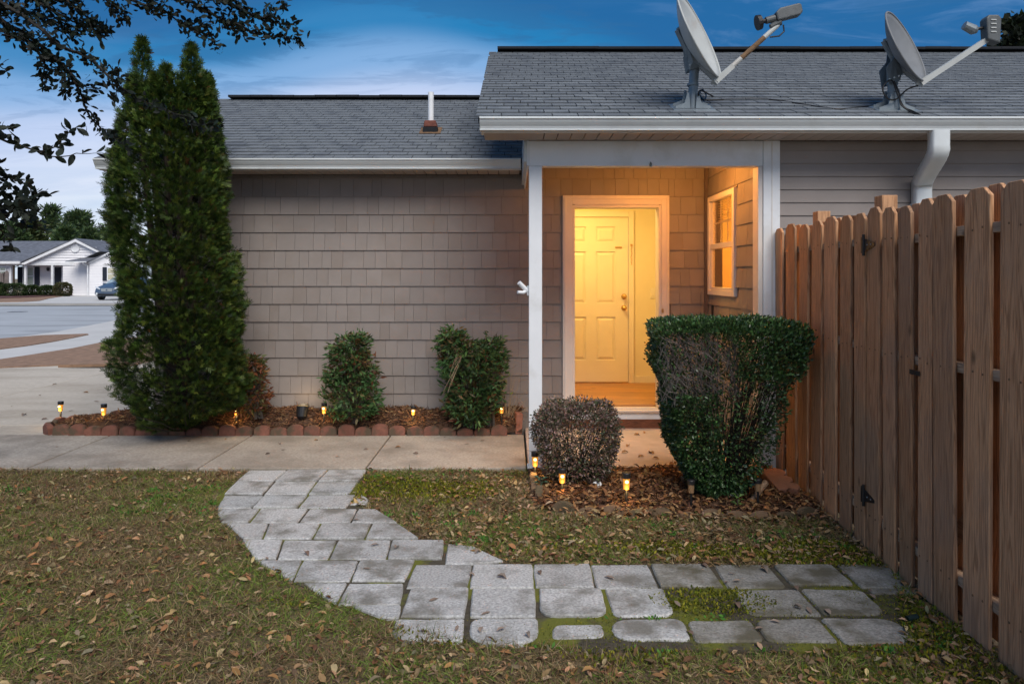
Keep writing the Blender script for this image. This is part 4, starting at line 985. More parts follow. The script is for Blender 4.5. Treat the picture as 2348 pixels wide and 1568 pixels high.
# cables
def cable(name, pts, r, parent=None, label=None, cat=None):
    P2 = []; pts = [Vector(p) for p in pts]
    for i in range(len(pts)-1):
        p0, p1, p2, p3 = pts[max(i-1,0)], pts[i], pts[i+1], pts[min(i+2,len(pts)-1)]
        for k in range(6):
            t = k/6; P2.append(.5*((2*p1)+(-p0+p2)*t+(2*p0-5*p1+4*p2-p3)*t*t+(-p0+3*p1-3*p2+p3)*t**3))
    P2.append(pts[-1]); o = MB().tube(P2, r, 6).build(name, m_cable, parent); 
    if label: tag(o, label, cat)
    return o
def RP(px, py, lift=.012):    # point on the roof seen at this place
    k = (PY-py)/FP; D = (H-2.70+SL*5.35)/(SL-k); return Vector(((px-PX)*D/FP, D, roofz(D)+lift))
cable('roof_cable', [P(1636,222,5.5), P(1606,208,5.55), P(1602,220,5.6), RP(1604,232,.05), RP(1614,238,.03), RP(1619,230,.04), RP(1610,222,.06), RP(1604,230,.03), RP(1619,233), RP(1680,231), RP(1737,230), RP(1793,235), RP(1848,244), RP(1915,253.5), RP(1960,251), RP(2008,245)], .006, None, 'black cable lying on the roof between the two dishes', 'cable')
cable('dish_cable', [P(2105,197,5.48), P(2080,206,5.48), P(2055,228,5.5), P(2035,226,5.5), P(2024,206,5.5), P(2032,190,5.5), P(2046,186,5.5), P(2060,222,5.5), P(2074,246,5.5), RP(2094,262,.02), RP(2110,268)], .006, d2[0])
cable('dish_cable', [P(2050,186,5.5), P(2062,215,5.5), P(2066,240,5.5), RP(2086,262,.02), RP(2100,266)], .006, d2[0])
# ================================================================ plants by the house
def interp(tab, z):
    return np.interp(z, [t[0] for t in tab], [t[1] for t in tab])
def tosurf(n, name): pass
# tall evergreen: several leaders, flat scaly sprays
ev = empty('evergreen_tree', (-3.2, 7.12, .08), 'tall dense dark green columnar evergreen with pointed tops beside the walk', 'tree')
Dt = 6.50
def Z(py, D=Dt): return H+(PY-py)*D/FP
def Xp(px, D=Dt): return (px-PX)*D/FP
prof = [(985,325,420),(950,292,515),(900,262,545),(850,250,545),(800,250,546),(760,272,552),(700,274,552),(640,265,540),(560,253,526),(500,248,518),(430,248,510),(380,248,508),(300,258,500),(240,270,494),(190,285,488),(150,300,478),(120,310,470)]
zt = np.array([Z(p[0]) for p in prof]); xl = np.array([Xp(p[1]) for p in prof]); xr = np.array([Xp(p[2]) for p in prof])
def ev_env(x, y, z, rr=rng):
    l = np.interp(z, zt, xl); r = np.interp(z, zt, xr); c = (l+r)/2; a = (r-l)/2
    b = np.interp(z, [0,.2,.6,1.5,2.3,2.7,3.6], [.20,.36,.48,.54,.46,.34,.20])
    return c, a, b
N_ = 44000
zz = rng.uniform(.09, 3.30, N_); c_, a_, bb = ev_env(0,0,zz); lowf = np.clip((1.0-zz)/.6, 0, 1); a_ = a_*(1+.13*lowf); c_ = c_+.05*lowf
th = rng.uniform(0, 2*np.pi, N_); rad = 1-np.abs(rng.normal(0,.11,N_)); 
lump = .93+.10*np.sin(th*5+zz*3.1)*np.sin(zz*8.3+th*2)+.08*np.sin(th*9+zz*15)*np.sin(zz*11-th*4)
x_ = c_+a_*.97*rad*lump*np.cos(th); y_ = 6.55+.40*np.clip((.9-zz)/.9, 0, 1)**1.3+bb*rad*lump*np.sin(th)
x_ = x_*(1+.40*np.clip((.9-zz)/.9, 0, 1)**1.3/6.55)
# cut the upper part into separate leaders
tops = [(-3.33, 3.66, .115), (-3.12, 3.42, .085), (-2.89, 3.60, .12), (-2.76, 3.34, .10), (-3.24, 3.24, .15), (-2.98, 3.12, .15)]
keep = zz < 3.0
for tx, tzp, tr in tops:
    rr = tr*np.clip((tzp-zz)/.45, 0, 1)**.7
    keep |= (np.abs(x_-tx) < rr) & (zz < tzp)
# sparse gaps low on the left and see-through specks
gap = ((x_ < c_-.35*a_) & (np.sin(zz*9+x_*23)*np.sin(th*4+zz*5) > .5)) | (np.sin(zz*13+x_*17+1)*np.sin(th*6-zz*9) > .62) | ((zz < .9) & (x_ < c_-.45*a_) & (rng.random(N_) < .45))
keep &= ~gap
pos = np.stack([x_, y_, zz], 1)[keep]; nrm = np.stack([np.cos(th)*.9, np.sin(th)*1.0, np.full(N_, .0)], 1)[keep]
for tx, tzp, tr in tops:
    n = int(1500*tr/.15); zq = rng.uniform(2.85, tzp, n); aq = rng.uniform(0, 2*np.pi, n); rq = tr*np.clip((tzp-zq)/.5, .03, 1)**.75*np.sqrt(rng.uniform(.1,1.,n))*(1+.22*np.sin(zq*26+aq*3))
    pos = np.vstack([pos, np.stack([tx+rq*np.cos(aq), 6.52+rq*np.sin(aq), zq], 1)]); nrm = np.vstack([nrm, np.stack([np.cos(aq), np.sin(aq), np.full(n,.3)], 1)])
d = nrm+np.array([0,0,.55])+rng.normal(0,.45,nrm.shape)
# spray: a flat fan of scaly twigs
SPV, SPF = [], []
for a, ln, o in ((0,1,0),(.5,.62,.25),(-.5,.62,.25),(.55,.5,.55),(-.55,.5,.55),(.9,.45,.1),(-.9,.45,.1)):
    b = len(SPV); ca, sa = math.cos(a), math.sin(a); w_ = .05
    SPV += [(o,0,0),(o+ca*ln*.5-sa*w_, sa*ln*.5+ca*w_, .03),(o+ca*ln*(.9 if o else .8), sa*ln*(.9), -.08*ln),(o+ca*ln*.5+sa*w_, sa*ln*.5-ca*w_, .03)]; SPF.append((b,b+1,b+2,b+3))
pal = [(.032,.068,.012),(.050,.094,.014),(.078,.125,.018),(.018,.038,.010),(.11,.15,.024)]
col_ = leafcols(len(pos), pal, .22); br_ = rng.random(len(pos)) < .012; col_[br_] = (.14,.06,.02)
scatter('foliage', SPV, SPF, frames(d, rng), pos, rng.uniform(.045,.085,len(pos)), col_, m_green, ev, 'stuff')
trk = MB()
for tx, tzp, tr in tops: trk.tube([(-3.2+.03*tx, 7.12, .0), ((-3.1+tx)/2, 6.62, 1.2), (tx, 6.53, 2.6), (tx, 6.52, tzp-.08)], [.05,.04,.022,.005], 7)
trk.build('trunk', m_bark, ev)
core = MB()
tw = MB()
for i in range(260):
    z = float(rng.uniform(.1, 2.9)); c, a, b = [float(q) for q in ev_env(0,0,z)]; t = float(rng.uniform(0,2*math.pi))
    p0 = Vector((c*.6-3.1*.4, 6.62+.4*max(0,.9-z), max(.05,z-.12))); p1 = Vector((c+a*1.0*math.cos(t), 6.55+b*1.0*math.sin(t), z+.1)); tw.tube([p0, p0.lerp(p1,.5)-Vector((0,0,.02)), p1], [.009,.005,.002], 4, cap=False)
o = tw.build('twigs', m_twigd, ev); o['kind'] = 'stuff'

# heavenly bamboo shrubs: leaflets on radiating stalks
def leafy(name, label, base, D, prof_, ry, n, pal, size, stem=None, group=None, wts=None, redpart=None, cat='shrub', matl=None, gapf=0, nst=26, hollow=.5):
    root = empty(name, base, label, cat, group)
    zt_ = np.array([Z(p[0], D) for p in prof_]); xl_ = np.array([Xp(p[1], D) for p in prof_]); xr_ = np.array([Xp(p[2], D) for p in prof_])
    k = n//5
    z = rng.uniform(zt_[0], zt_[-1], k); l = np.interp(z, zt_, xl_); r = np.interp(z, zt_, xr_); c = (l+r)/2; a = (r-l)/2
    t = rng.uniform(0, 2*np.pi, k); q = np.clip(1-np.abs(rng.normal(0, .34, k)), .1, .96)
    a = a*.92; x = c+a*q*np.cos(t); y = D+ry*np.sqrt(np.clip(a/a.max(), .2, 1))*q*np.sin(t)
    cen = np.stack([x, y, z], 1); dr = np.stack([np.cos(t), np.sin(t), rng.uniform(-.2,.8,k)], 1)
    P_, D_, C_ = [], [], []
    cc = leafcols(k, pal, .2, wts)
    if redpart is not None:
        m_ = redpart(x, z)
        cc[m_] = leafcols(int(m_.sum()), [(.14,.045,.022),(.17,.08,.03),(.10,.04,.02),(.13,.09,.03)], .2)
    for i in range(5):
        P_.append(cen+dr*rng.uniform(-.5,.9,(k,1))*size*.8+rng.normal(0,size*.35,(k,3))); D_.append(dr+rng.normal(0,.7,(k,3))+np.array([0,0,-.15])); C_.append(cc*rng.uniform(.75,1.3,(k,1)))
    V = np.vstack(P_); Dd = np.vstack(D_); Cc = np.vstack(C_); S = rng.uniform(.6,1.2,len(V))*size
    scatter('foliage', [(0,0,0),(.4,.17,.05),(1,0,-.1),(.4,-.17,.05),(.45,0,-.01)], [(0,4,1),(4,2,1),(0,3,4),(3,2,4)], frames(Dd, rng), V, S, Cc, matl or m_green, root, 'stuff')
    st = MB(); bz = base[2]
    for i in range(nst):
        j = rng.integers(0, k); p1 = Vector(cen[j]); p0 = Vector((base[0]+rng.normal(0,.025), base[1]+rng.normal(0,.025), bz-.02)); mid = p0.lerp(p1,.5)+Vector((0,0,.05))
        st.tube([p0, mid, p1], [.006,.004,.002], 5, cap=False)
    st.build('stems', stem or m_twig, root)['kind'] = 'stuff'
    return root
gp = [(.055,.12,.035),(.040,.09,.03),(.085,.155,.045),(.065,.13,.045),(.10,.085,.035)]
leafy('reddish_shrub', 'reddish orange leafy shrub at the right foot of the evergreen', (-2.46, 7.02, .17), 7.0, [(945,540,590),(925,520,612),(890,512,625),(870,525,610),(850,548,612),(835,563,600),(820,572,585)], .16, 1700, [(.20,.075,.03),(.24,.10,.035),(.10,.09,.03),(.15,.05,.025),(.07,.085,.025)], .060)
leafy('leafy_shrub', 'slender green wall shrub with a narrow waist', (-1.53, 7.03, .12), 7.0, [(955,770,850),(925,748,882),(890,740,868),(860,752,860),(835,770,850),(810,752,845),(790,775,838),(772,815,830)], .17, 3200, gp, .068, redpart=lambda x, z: (rng.random(len(x)) < .07) | ((z > .62) & (z < .80) & (rng.random(len(x)) < .22)))
leafy('leafy_shrub', 'wide green wall shrub next to the white porch post', (-.40, 7.02, .08), 6.98, [(965,1050,1110),(930,1015,1150),(895,1018,1152),(860,1010,1160),(830,1000,1160),(805,1010,1155),(785,1010,1062),(762,1028,1052)], .20, 4600, gp, .070, redpart=lambda x, z: rng.random(len(x)) < .06)
leafy('leafy_shrub', 'upright sprig of green leaves right of the twin topped shrub centre', (-.22, 7.02, .1), 7.0, [(830,1108,1158),(800,1095,1152),(776,1120,1142)], .12, 600, gp, .060)
bpy.context.scene.collection.objects[-1] if False else None
# dry grass stems by the post
dg = empty('dry_grass', (-.03, 7.08, .08), 'dry tan ornamental grass arching behind the white porch post', 'grass clump')
gs = MB(); bs = Vector((-.05, 7.10, .1))
for i in range(34):
    a = rng.uniform(-1.0, 1.15); ln = rng.uniform(.35, .78)
    if a > .5 : ln *= .8
    p1 = bs+Vector((math.sin(a)*ln*.55, rng.uniform(-.12,.02), math.cos(a)*ln*.85)); p2 = bs+Vector((math.sin(a)*ln*1.0, rng.uniform(-.25,.03), math.cos(a)*ln*(.95 if abs(a) < .6 else .62)))
    gs.tube([bs+Vector((rng.normal(0,.015), rng.normal(0,.02), -.02)), bs.lerp(p1,.5), p1, p2], [.0022,.002,.0015,.0008], 4, cap=False)
for i in range(14):
    q = P(1050-2*i, 805+i*7, 6.75)+Vector(rng.normal(0,.02,3)); gs.tube([P(1062,812,6.8), q+Vector((0,0,.02)), q+Vector((-.02,0,-.05))], [.002,.0018,.001], 4, cap=False)
gs.build('blades', mat('dry_blade', (.30,.22,.14), .8, .2, 30, 0), dg)['kind'] = 'stuff'

# clipped bushes
def bush(name, label, base, shape, n, pal, size, twn, matl, wts=None, mask=None, twmat=None):
    root = empty(name, base, label, 'bush'); 
    V, nr = shape(n)
    if mask is not None: m_ = mask(V); V, nr = V[m_], nr[m_]
    d = nr+rng.normal(0,.6,V.shape); S = rng.uniform(.7,1.25,len(V))*size
    scatter('foliage', [(0,0,0),(.45,.27,.06),(1,0,-.03),(.45,-.27,.06)], [(0,3,2),(0,2,1)], frames(d, rng), V, S, leafcols(len(V), pal, .25, wts), matl, root, 'stuff')
    st = MB(); B = Vector(base)
    for i in range(twn):
        j = rng.integers(0, len(V)); p1 = Vector(V[j]); 
        p0 = B+Vector((rng.normal(0,.05), rng.normal(0,.04), 0)); mid = p0.lerp(p1,.55)+Vector(rng.normal(0,.03,3)); q = p0.lerp(mid,.5)+Vector(rng.normal(0,.02,3))
        r = rng.uniform(.003,.010); st.tube([p0, q, mid, p1], [r, r*.8, r*.55, r*.2], 4, cap=False)
        for s_ in range(2):
            p2 = mid+(p1-mid)*rng.uniform(.2,.7); st.tube([p2, p2+Vector(rng.normal(0,.05,3))+Vector((0,0,.03))], [.002,.001], 3, cap=False)
    st.build('branches', twmat or m_twigd, root)['kind'] = 'stuff'
    return root
Db = 5.32
def boxy(n, pw=4.0, inner=.45):
    out_ = []
    while sum(len(o_) for o_ in out_) < n:
        c = rng.uniform(-1, 1, (n, 3)); r = (np.abs(c)**pw).sum(1)**(1/pw); out_.append(c[(r < 1) & (rng.random(n) < np.clip((r-inner)/(1-inner), .12, 1)**2)])
    return np.vstack(out_)[:n]
def sh_small(n):
    e = boxy(n, 4.0, .35); wx = np.where(e[:,2] < 0, 1+.36*e[:,2], 1)
    lmp = .97+.09*np.sin(e[:,0]*6+1)*np.sin(e[:,2]*5+e[:,1]*4)+rng.normal(0,.03,n)
    V = np.stack([Xp(1322,Db)+e[:,0]*.315*wx*lmp, Db+e[:,1]*.28*wx, .315+e[:,2]*.300*lmp], 1)
    return V, e
small = bush('clipped_bush', 'small rounded clipped bush with purplish grey green leaves', (Xp(1322,Db), Db, -.02), sh_small, 15000, [(.16,.10,.080),(.075,.080,.045),(.19,.125,.105),(.050,.065,.028),(.22,.16,.14)], .023, 110, m_gloss)
DB = 5.08
bprof = [(1115,1585,1700),(1060,1548,1752),(1000,1530,1778),(930,1518,1800),(870,1510,1822),(820,1502,1836),(780,1498,1842),(745,1492,1844),(735,1496,1842)]; bprof = [(a, b+(6 if a > 900 else 0), c-(14 if a > 800 else 6)) for a, b, c in bprof]
bz_ = np.array([Z(p[0],DB) for p in bprof]); bl_ = np.array([Xp(p[1],DB) for p in bprof]); brr = np.array([Xp(p[2],DB) for p in bprof])
def sh_big(n):
    e = boxy(n, 14.0, .72); z = bz_[0]+(bz_[-1]-bz_[0])*(e[:,2]*.5+.5)
    l, r = np.interp(z, bz_, bl_), np.interp(z, bz_, brr); c, a = (l+r)/2, (r-l)/2; b = np.interp(z, [0,.5,1.2], [.26,.36,.44])
    lmp = .96+.05*np.sin(z*11+e[:,0]*3)+.04*np.sin(e[:,0]*13+z*23)+rng.normal(0,.02,n)
    V = np.stack([c-.02+a*.93*e[:,0]*lmp, DB+b*e[:,1], z+.018*np.sin(e[:,0]*8+e[:,1]*5)], 1); return V, e+np.array([0,0,.3])
def mk_big(V):
    x, y, z = V[:,0], V[:,1], V[:,2]; px = PX+x*FP/y; py = PY-(z-H)*FP/y; f = y < DB
    bare = f & (px > 1510) & (px < 1690) & (py > 765) & (py < 915) & (((px-1600)/95)**2+((py-830)/80)**2 < 1)
    thin = (px > 1655) & (py > 875)
    return ~(bare & (rng.random(len(V)) < .86)) & ~(thin & (rng.random(len(V)) < .72)) & ~((y > DB) & (py > 900) & (px > 1630) & (rng.random(len(V)) < .85))
big_ = bush('clipped_bush', 'large flat topped dark green clipped hedge bush with bare twigs on its left side', (Xp(1665,DB), DB, -.02), sh_big, 66000, [(.022,.060,.018),(.035,.085,.022),(.060,.12,.034),(.014,.038,.014),(.07,.13,.05)], .025, 190, m_gloss, mask=mk_big)
btw = MB()
for i in range(330):
    px = rng.uniform(1515,1690); py = rng.uniform(775,915); D = DB-.33+rng.uniform(-.03,.07); p = P(px, py, D); dd = Vector((rng.uniform(-.8,.3), rng.uniform(-.3,.1), rng.uniform(.2,1))).normalized()
    btw.tube([p-dd*.07, p+Vector(rng.normal(0,.006,3)), p+dd*rng.uniform(.03,.07)], [.0025,.002,.0009], 3, cap=False)
btw.build('bare_twigs', mat('grey_bare_twig', (.13,.11,.10), .9, .25, 40, 0), big_)['kind'] = 'stuff'

# ================================================================ lawn cover
PATHPOL = [G(*q) for q in ((572,1074),(842,1074),(806,1150),(850,1165),(912,1194),(962,1229),(1020,1242),(1152,1284),(1225,1290),(2045,1297),(2050,1340),(2080,1480),(1800,1485),(1745,1482),(1410,1482),(1370,1488),(1225,1470),(1080,1465),(940,1432),(896,1422),(767,1373),(668,1326),(583,1279),(554,1240),(518,1203),(496,1165),(497,1137))]
def inpaver(x, y):   # rough mask of the path
    m_ = np.zeros(len(x), bool); pol = PATHPOL
    j = len(pol)-1
    for i in range(len(pol)):
        xi, yi = pol[i]; xj_, yj = pol[j]; c = ((yi > y) != (yj > y)) & (x < (xj_-xi)*(y-yi)/(yj-yi+1e-9)+xi); m_ ^= c; j = i
    return m_
def mossiness(x, y):     # moss near the fence, along the path's right side and between the pavers
    m_ = np.exp(-((x-1.72)/.28)**2)*(y < 4.2)*1.0
    m_ += np.exp(-(((x-.9)/.95)**2+((y-3.15)/.22)**2))*1.1
    m_ += np.exp(-(((x+.75)/.55)**2+((y-5.2)/.33)**2))*1.3 + np.exp(-(((x-.5)/.8)**2+((y-4.05)/.12)**2))*.5 + np.exp(-(((x-.95)/.28)**2+((y-3.42)/.16)**2))*1.6 + np.exp(-(((x-1.15)/.6)**2+((y-4.0)/.14)**2))*.8
    return (m_+.35*(np.sin(x*5.1+y*3)*np.sin(y*6.3-x*2.2))-.25)*(x > -1.55)
def lawnz(x, y): return -.022+.008*np.sin(x*2.1+.4)*np.sin(y*1.7)+.005*np.sin(x*5.3+y*4.1)
def rpts(n, x0=-5.2, x1=2.08, y0=2.2, y1=5.74):
    x = rng.uniform(x0, x1, n); y = y0+(y1-y0)*rng.uniform(0,1,n); return x, y
m_joint = mat('joint_soil', (.065,.055,.038), .98, .4, 40, .9, 90, tint=(.13,.14,.015), tfac=.9, tscale=2.6, tpos=(.48,.56))
# moss cushions
k = 120000; x, y = rpts(k, -1.6, 1.97, 2.5, 5.7); mo = mossiness(x, y); ip = inpaver(x, y); bed_ = (x > .15) & (y > 4.66)
kp = (mo > rng.uniform(.0,.7,k)) & ~bed_ ; x, y, ip = x[kp], y[kp], ip[kp]
z = np.where(ip, -.0125, lawnz(x, y)+.010)+.002; n = len(x)
d = rng.normal(0,1,(n,3)); d[:,2] = np.abs(d[:,2])+.4
ms = scatter('moss', SMALL_V, SMALL_F, frames(d, rng), np.stack([x,y,z],1), rng.uniform(.010,.022,n)*np.where(ip & ~((((x-.95)/.30)**2+((y-3.42)/.15)**2) < 1), .5, np.where(ip, 1, 1.2)), leafcols(n, [(.17,.18,.015),(.11,.13,.012),(.24,.22,.025),(.08,.09,.015)], .2), m_grassv, None, 'stuff')
tag(ms, 'yellow green moss between the pavers and along the fence')
MB().prism([(a, min(b, 5.75), -.055) for a, b in PATHPOL], (0, 0, .0415)).build('path_bed', m_joint, path)
# dry grass
k = 430000; x, y = rpts(k); 
dens = np.clip(1.25-(y-2.2)/7.5, .55, 1); edge = inpaver(x+rng.normal(0,.016,k), y+rng.normal(0,.014,k))
kp = (rng.random(k) < dens) & ~edge & ~((x > .14) & (y > 4.60+np.maximum(0,.42-x)*.6)); mo = mossiness(x, y); kp &= ~((mo > .38) & (rng.random(k) < .90)) & (x < 1.79+.058*y)
x, y = x[kp], y[kp]; n = len(x); print('grass', n)
gpatch = np.sin(x*2.7+1.3)*np.sin(y*3.3+x)+.5*np.sin(x*7.1-y*5.3)+.6*np.exp(-((x-(-1.45+(4.6-y)*.45))/.35)**2)
grn = rng.random(n) < np.clip(.30+.30*gpatch, .10, .8)
cc = leafcols(n, [(.27,.20,.105),(.19,.14,.072),(.36,.27,.15),(.13,.10,.05),(.23,.155,.085)], .22)
cc[grn] = leafcols(int(grn.sum()), [(.15,.21,.04),(.11,.18,.03),(.22,.25,.06)], .2)
d = rng.normal(0,1,(n,3)); d[:,2] = np.abs(rng.normal(.35,.55,n))
gr = scatter('dry_grass', BLADE_V, BLADE_F, frames(d, rng), np.stack([x,y,lawnz(x,y)+rng.uniform(-.004,.012,n)],1), np.stack([rng.uniform(.025,.066,n)*(.85+.45*(np.sin(x*13+y*7)*np.sin(y*17-x*9))), rng.uniform(.035,.070,n), rng.uniform(.02,.05,n)],1), cc, m_grassv, None, 'stuff')
tag(gr, 'short dormant tan grass with green patches')
# green weeds: rosettes
wd = []
for i in range(190):
    if i < 60: x, y = rng.uniform(-.9, 1.9), rng.uniform(4.0, 4.75)
    elif i < 80: x, y = -1.0+rng.uniform(-.2,1.0), rng.uniform(5.4,5.72)
    elif i < 110: x, y = rng.uniform(-2.6,-1.9), rng.uniform(4.6,5.3)
    elif i < 145: x, y = rng.uniform(1.2,1.85), rng.uniform(2.6,4.3)
    elif i < 160: x, y = rng.uniform(-3.9,-3.4), rng.uniform(5.0,5.3)
    else: x, y = rng.uniform(.1,1.6), rng.uniform(2.95,3.25)
    for j in range(rng.integers(8, 26)):
        wd.append((x+rng.normal(0,.022), y+rng.normal(0,.022)))
wd = np.array(wd); wd = wd[~((wd[:,0] > .2) & (wd[:,1] > 4.8))]; ipw = inpaver(wd[:,0], wd[:,1]); wd = wd[~ipw | ((wd[:,0] > .15) & (wd[:,0] < 1.05) & (wd[:,1] < 3.5) & (wd[:,1] > 3.2))]; n = len(wd); d = rng.normal(0,1,(n,3)); d[:,2] = np.abs(d[:,2])*.6+.2
ws = scatter('weeds', [(0,0,0),(.5,.22,.06),(1,0,0),(.5,-.22,.06)], [(0,3,2),(0,2,1)], frames(d, rng), np.stack([wd[:,0], wd[:,1], lawnz(wd[:,0], wd[:,1])+.012+np.where(inpaver(wd[:,0],wd[:,1]),.02,0)],1), rng.uniform(.014,.032,n), leafcols(n, [(.07,.19,.03),(.10,.24,.04),(.05,.14,.03)], .2), m_grassv, None, 'stuff')
tag(ws, 'bright green low weeds scattered in the lawn')
# dead leaves
LP_ = [(.28,.17,.08),(.36,.235,.12),(.20,.105,.05),(.42,.30,.17),(.13,.062,.030),(.25,.175,.10),(.30,.16,.065),(.25,.20,.12)]
def leaves(name, x, y, z, smin, smax, up=.22, label=None, pal=LP_):
    n = len(x); yaw = rng.uniform(0,2*np.pi,n); M = rots(yaw, rng.normal(0,up,n), rng.normal(0,up*1.3,n)+np.where(rng.random(n) < .25, np.pi, 0)); s_ = rng.uniform(smin, smax, n)
    o = scatter(name, LEAF_V, LEAF_F, M, np.stack([x,y,z],1), np.stack([s_, s_*rng.uniform(.7,1.25,n), s_*rng.uniform(.3,2.6,n)],1), leafcols(n, pal, .2), m_leafv, None, 'stuff')
    if label: tag(o, label)
    return o
k = 36000; x, y = rpts(k); ip = inpaver(x, y)
pr = .22+.16*(np.sin(x*6.1+y*2.3)*np.sin(y*7.7-x*3.1)+.3)+.10*np.sin(x*1.9)*np.sin(y*2.3)+.50*((x > -.6) & (y > 3.9))*1.0+.25*(x > .8)+.15*(y < 2.9)
kp = (rng.random(k) < pr) & ~ip & ~((x > .15) & (y > 4.65))
x, y = x[kp], y[kp]; leaves('fallen_leaves', x, y, lawnz(x,y)+rng.uniform(.008,.026,len(x)), .022, .056, .28, 'brown dead leaves strewn over the front lawn')
k = 2300; x = rng.uniform(.17, 2.05, k); y0_ = np.array([bed2y0(a) for a in x]); y = y0_-.02+(5.75-y0_)*rng.uniform(0,1,k); z = np.array([bed2h(a, b) for a, b in zip(x, y)])+rng.uniform(.012,.03,k)
leaves('fallen_leaves', x, y, z, .03, .065, .3, 'orange brown dead leaves under the clipped bushes', [(.25,.12,.048),(.30,.155,.065),(.16,.08,.036),(.33,.20,.10),(.10,.045,.022)])
k = 170; x = rng.uniform(.18, 2.02, k); y = np.array([bed2y0(a) for a in x])+rng.normal(-.03,.05,k); leaves('fallen_leaves', x, y, -.012+rng.uniform(.01,.045,k), .03, .06, .3, 'dead leaves drifted over the half buried edging')
k = 260; x = rng.uniform(-4.4,.05,k); y = 7.02+.22*rng.random(k); leaves('fallen_leaves', x, y, np.array([bedh(a,b) for a,b in zip(x,y)])+.012, .025,.05, .3, 'dead leaves lying on the bark of the wall bed')
# single leaves one can count on pavers and walks
leafm = []
for q in range(5):
    mb = MB(); mb.v = [(vx, vy*(.8+.12*q), vz*(.6+.8*q)) for vx, vy, vz in LEAF_V]; mb.f = list(LEAF_F)
    leafm.append(mb.me('dead_leaf', mat('dead_leaf_%d' % q, [(.23,.17,.13),(.29,.22,.17),(.17,.11,.08),(.33,.18,.08),(.20,.16,.13)][q], .8, .15, 40, .2, trans=.1), True))
def single(px, py, q, s, ry, lbl, grp, z=.004):
    gx, gy = G(px, py, z); o = link('dead_leaf', leafm[q], None, (gx, gy, z)); o.scale = (s, s, s); o.rotation_euler = (prng.uniform(-.15,.15), prng.uniform(-.1,.1), ry)
    tag(o, lbl, 'leaf', grp)
sgl = [(806,1191),(848,1250),(1100,1262),(614,1282),(700,1263),(849,1303),(1075,1312),(1138,1320),(983,1378),(1240,1316),(1410,1325),(1158,1438),(1205,1450),(1125,1401),(1622,1300),(1668,1312),(1700,1330),(1745,1299),(1660,1335),(1830,1352),(1850,1390),(1905,1408),(1935,1316),(1955,1345),(1690,1380),(1750,1437),(1790,1426),(1840,1395),(1995,1360),(1590,1455),(1560,1390),(1100,1449),(905,1258),(1050,1432)]
for i, (px, py) in enumerate(sgl): single(px, py, [0,1,4,0,2][i % 5], prng.uniform(.04,.062), prng.uniform(0,6.28), 'dry grey brown leaf lying on the grey pavers', 'dead leaves on the paver path')
for i, (px, py) in enumerate([(95,1013),(128,1023),(430,1012),(520,1006),(640,1016),(655,1030),(780,1046),(845,1030),(905,1026),(1020,1003),(1065,1018),(1100,1010),(960,1040),(720,1010),(620,1040)]): single(px, py, i % 5, prng.uniform(.035,.06), prng.uniform(0,6.28), 'small brown leaf lying on the concrete front walk', 'dead leaves on the front walk', .005)
for i, (px, py) in enumerate([(1453,997),(1480,990),(1443,1020),(1410,1022),(1425,1038),(1478,1046),(1495,1050),(1500,1040)]): single(px, py, 3, prng.uniform(.05,.08), prng.uniform(0,6.28), 'curled brown leaf lying on the porch floor', 'dead leaves on the porch floor', .006)
for i, (px, py) in enumerate([(30,930),(90,905),(130,880),(190,900),(60,950),(170,940),(215,920),(110,960)]): single(px, py, i % 5, prng.uniform(.05,.08), prng.uniform(0,6.28), 'brown leaf lying on the pale driveway', 'dead leaves on the driveway', .0)
# small seedlings in the front bed
def seedling(px, py, lbl, c, s):
    gx, gy = G(px, py, 0); r = empty('seedling', (gx, gy, 0), lbl, 'seedling'); mb = MB()
    for i in range(11):
        a = i*2.4; l = s*(.5+.5*rng.random()); z0 = .02+.007*i; dx, dy = math.cos(a), math.sin(a)
        mb.add([(gx,gy,z0),(gx+dx*l*.5-dy*l*.22,gy+dy*l*.5+dx*l*.22,z0+.02),(gx+dx*l,gy+dy*l,z0+.015),(gx+dx*l*.5+dy*l*.22,gy+dy*l*.5-dx*l*.22,z0+.02)], [(0,3,2,1)])
    mb.build('foliage', mat(lbl.split()[1]+'_seedling_leaf', c, .5, .15, 30, 0, trans=.2), r)
    MB().tube([(gx,gy,-.03),(gx,gy,.10)], .003, 5).build('stem', m_twig, r)
seedling(1240, 1125, 'small bluish seedling left of the second path light', (.06,.12,.075), .075)
seedling(1692, 1168, 'small yellow green seedling in front of the big bush', (.12,.22,.05), .06)
stk = MB().tube([P(1756,1105,4.95), P(1722,1150,4.85)], [.022,.016], 6).build('fallen_stick', m_fence_x, None); tag(stk, 'short thick cut stick lying under the big bush', 'stick')

# ================================================================ overhanging oak branches
oak = empty('oak_tree', (-4.75, 4.3, -.05), 'evergreen oak whose dark leafy branches hang into the top left', 'tree')
trunk = MB().tube([(-4.75,4.3,-.1),(-4.7,4.32,1.2),(-4.62,4.3,2.4),(-4.5,4.32,3.3),(-4.3,4.35,4.4),(-4.25,4.4,5.2)], [.20,.16,.14,.11,.07,.03], 12).build('trunk', m_bark, oak)
HUBS = [((-3.55,4.25,3.95),(-4.45,4.32,3.5)), ((-3.75,4.2,2.95),(-4.55,4.3,2.6)), ((-3.7,4.05,2.2),(-4.62,4.3,2.0)), ((-2.2,4.4,4.2),(-3.55,4.25,3.95))]
for hq, (a, b) in enumerate(HUBS):
    a, b = Vector(a), Vector(b); MB().tube([b, b.lerp(a,.35)+Vector((0,.03,.10)), b.lerp(a,.7)+Vector((0,-.03,.07)), a], [.055,.045,.036,.024], 8).build('limb', m_bark, oak)
def C3(a, b): return (a/3.0, b/3.0)
